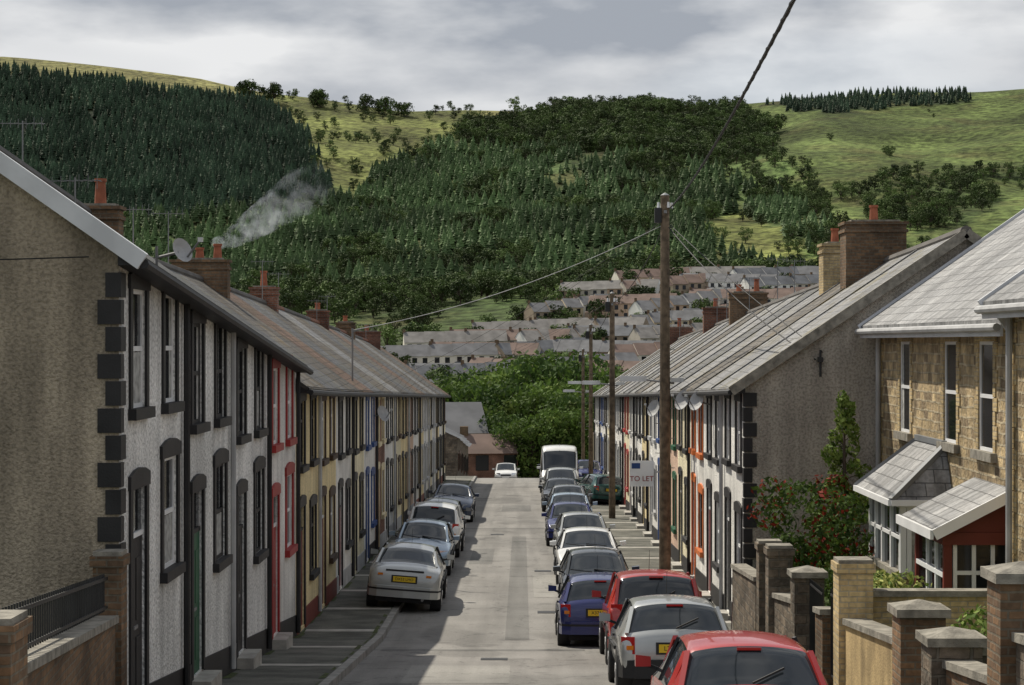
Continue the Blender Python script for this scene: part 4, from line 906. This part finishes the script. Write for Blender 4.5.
# ------------------------------------------------------------------ smoke
path=[(Vector((-8.6,54.9,Tz(53)+5.27+2.8+1.1)),.10),(Vector((-8.35,56.5,2.85)),.28),(Vector((-7.9,59,3.5)),.5),(Vector((-7.3,62.5,4.4)),.75),(Vector((-6.7,66,5.4)),.95)]
mb=MB();n=12
for p,r in path:
    for k in range(n): t=6.283*k/n; mb.v.append((p.x+math.cos(t)*r,p.y,p.z+math.sin(t)*r*.9))
sm,nt,b=newmat('smoke'); nt.nodes.remove(b)
for i in range(len(path)-1):
    for k in range(n): q=(k+1)%n; mb.f.append((i*n+q,i*n+k,(i+1)*n+k,(i+1)*n+q)); mb.m.append(sm)
mb.f.append(tuple(range(n)));mb.m.append(sm); mb.f.append(tuple((len(path)-1)*n+k for k in reversed(range(n))));mb.m.append(sm)
so=mb.build('chimney_smoke',uv=False)
bm_=bmesh.new(); bm_.from_mesh(so.data); bmesh.ops.recalc_face_normals(bm_,faces=bm_.faces); bm_.to_mesh(so.data); bm_.free()
vsn=N(nt,'ShaderNodeVolumeScatter'); vsn.inputs['Color'].default_value=(.80,.86,.96,1); vsn.inputs['Anisotropy'].default_value=.2
p=pos(nt); nv,_=noise_val(nt,p,2.0,0,1,.50,.70,3); sp=N(nt,'ShaderNodeSeparateXYZ'); nt.links.new(p,sp.inputs[0])
mr=N(nt,'ShaderNodeMapRange'); mr.inputs['From Min'].default_value=55; mr.inputs['From Max'].default_value=65.5; mr.inputs['To Min'].default_value=1; mr.inputs['To Max'].default_value=0.0; nt.links.new(sp.outputs[1],mr.inputs['Value'])
dn=mul(nt,mul(nt,nv,mr.outputs[0]),1.1); nt.links.new(dn,vsn.inputs['Density']); nt.links.new(vsn.outputs[0],nt.nodes['Material Output'].inputs['Volume'])

# ------------------------------------------------------------------ light, sky, camera
el=math.radians(49); az=math.radians(-36)
sd=Vector((math.sin(az)*math.cos(el),math.cos(az)*math.cos(el),math.sin(el)))
l=bpy.data.lights.new('sun','SUN'); l.energy=5.0; l.angle=math.radians(.6); l.color=(1,.93,.80); lo=bpy.data.objects.new('sun',l); COL.objects.link(lo); lo.rotation_euler=(-sd).to_track_quat('-Z','Y').to_euler(); lo.location=(0,0,60)
w=bpy.data.worlds.new('World'); scene.world=w; w.use_nodes=True; nt=w.node_tree; bg=nt.nodes['Background']; bg.inputs['Strength'].default_value=.125
sk=N(nt,'ShaderNodeTexSky'); sk.sky_type='NISHITA'; sk.sun_disc=False; sk.sun_elevation=el; sk.sun_rotation=az%(2*math.pi); sk.altitude=250; sk.dust_density=1.5
tc=N(nt,'ShaderNodeTexCoord').outputs['Generated']
c1,_=noise_val(nt,tc,7.5,0,1,.38,.64,6,(1,1,3.0)); c2,_=noise_val(nt,tc,2.6,.45,1.2,.38,.6,3,(1,1,4)); c1=mul(nt,c1,c2)
cov,_=noise_val(nt,tc,1.8,.6,1,.38,.55,3,(1,1,2.5))
mc=N(nt,'ShaderNodeMix',data_type='RGBA'); mc.inputs[6].default_value=(2.9,3.15,3.55,1); mc.inputs[7].default_value=(6.6,6.65,6.7,1); nt.links.new(c1,mc.inputs[0])
ms=N(nt,'ShaderNodeMix',data_type='RGBA'); nt.links.new(cov,ms.inputs[0]); nt.links.new(sk.outputs[0],ms.inputs[6]); nt.links.new(mc.outputs[2],ms.inputs[7]); nt.links.new(ms.outputs[2],bg.inputs['Color'])
cam=bpy.data.cameras.new('camera'); cam.sensor_width=36; cam.lens=70.3; cam.clip_end=6000; co=bpy.data.objects.new('camera',cam); COL.objects.link(co); co.rotation_euler=(math.pi/2,0,.005); scene.camera=co
scene.view_settings.view_transform='Standard'; scene.view_settings.look='None'; scene.view_settings.exposure=0
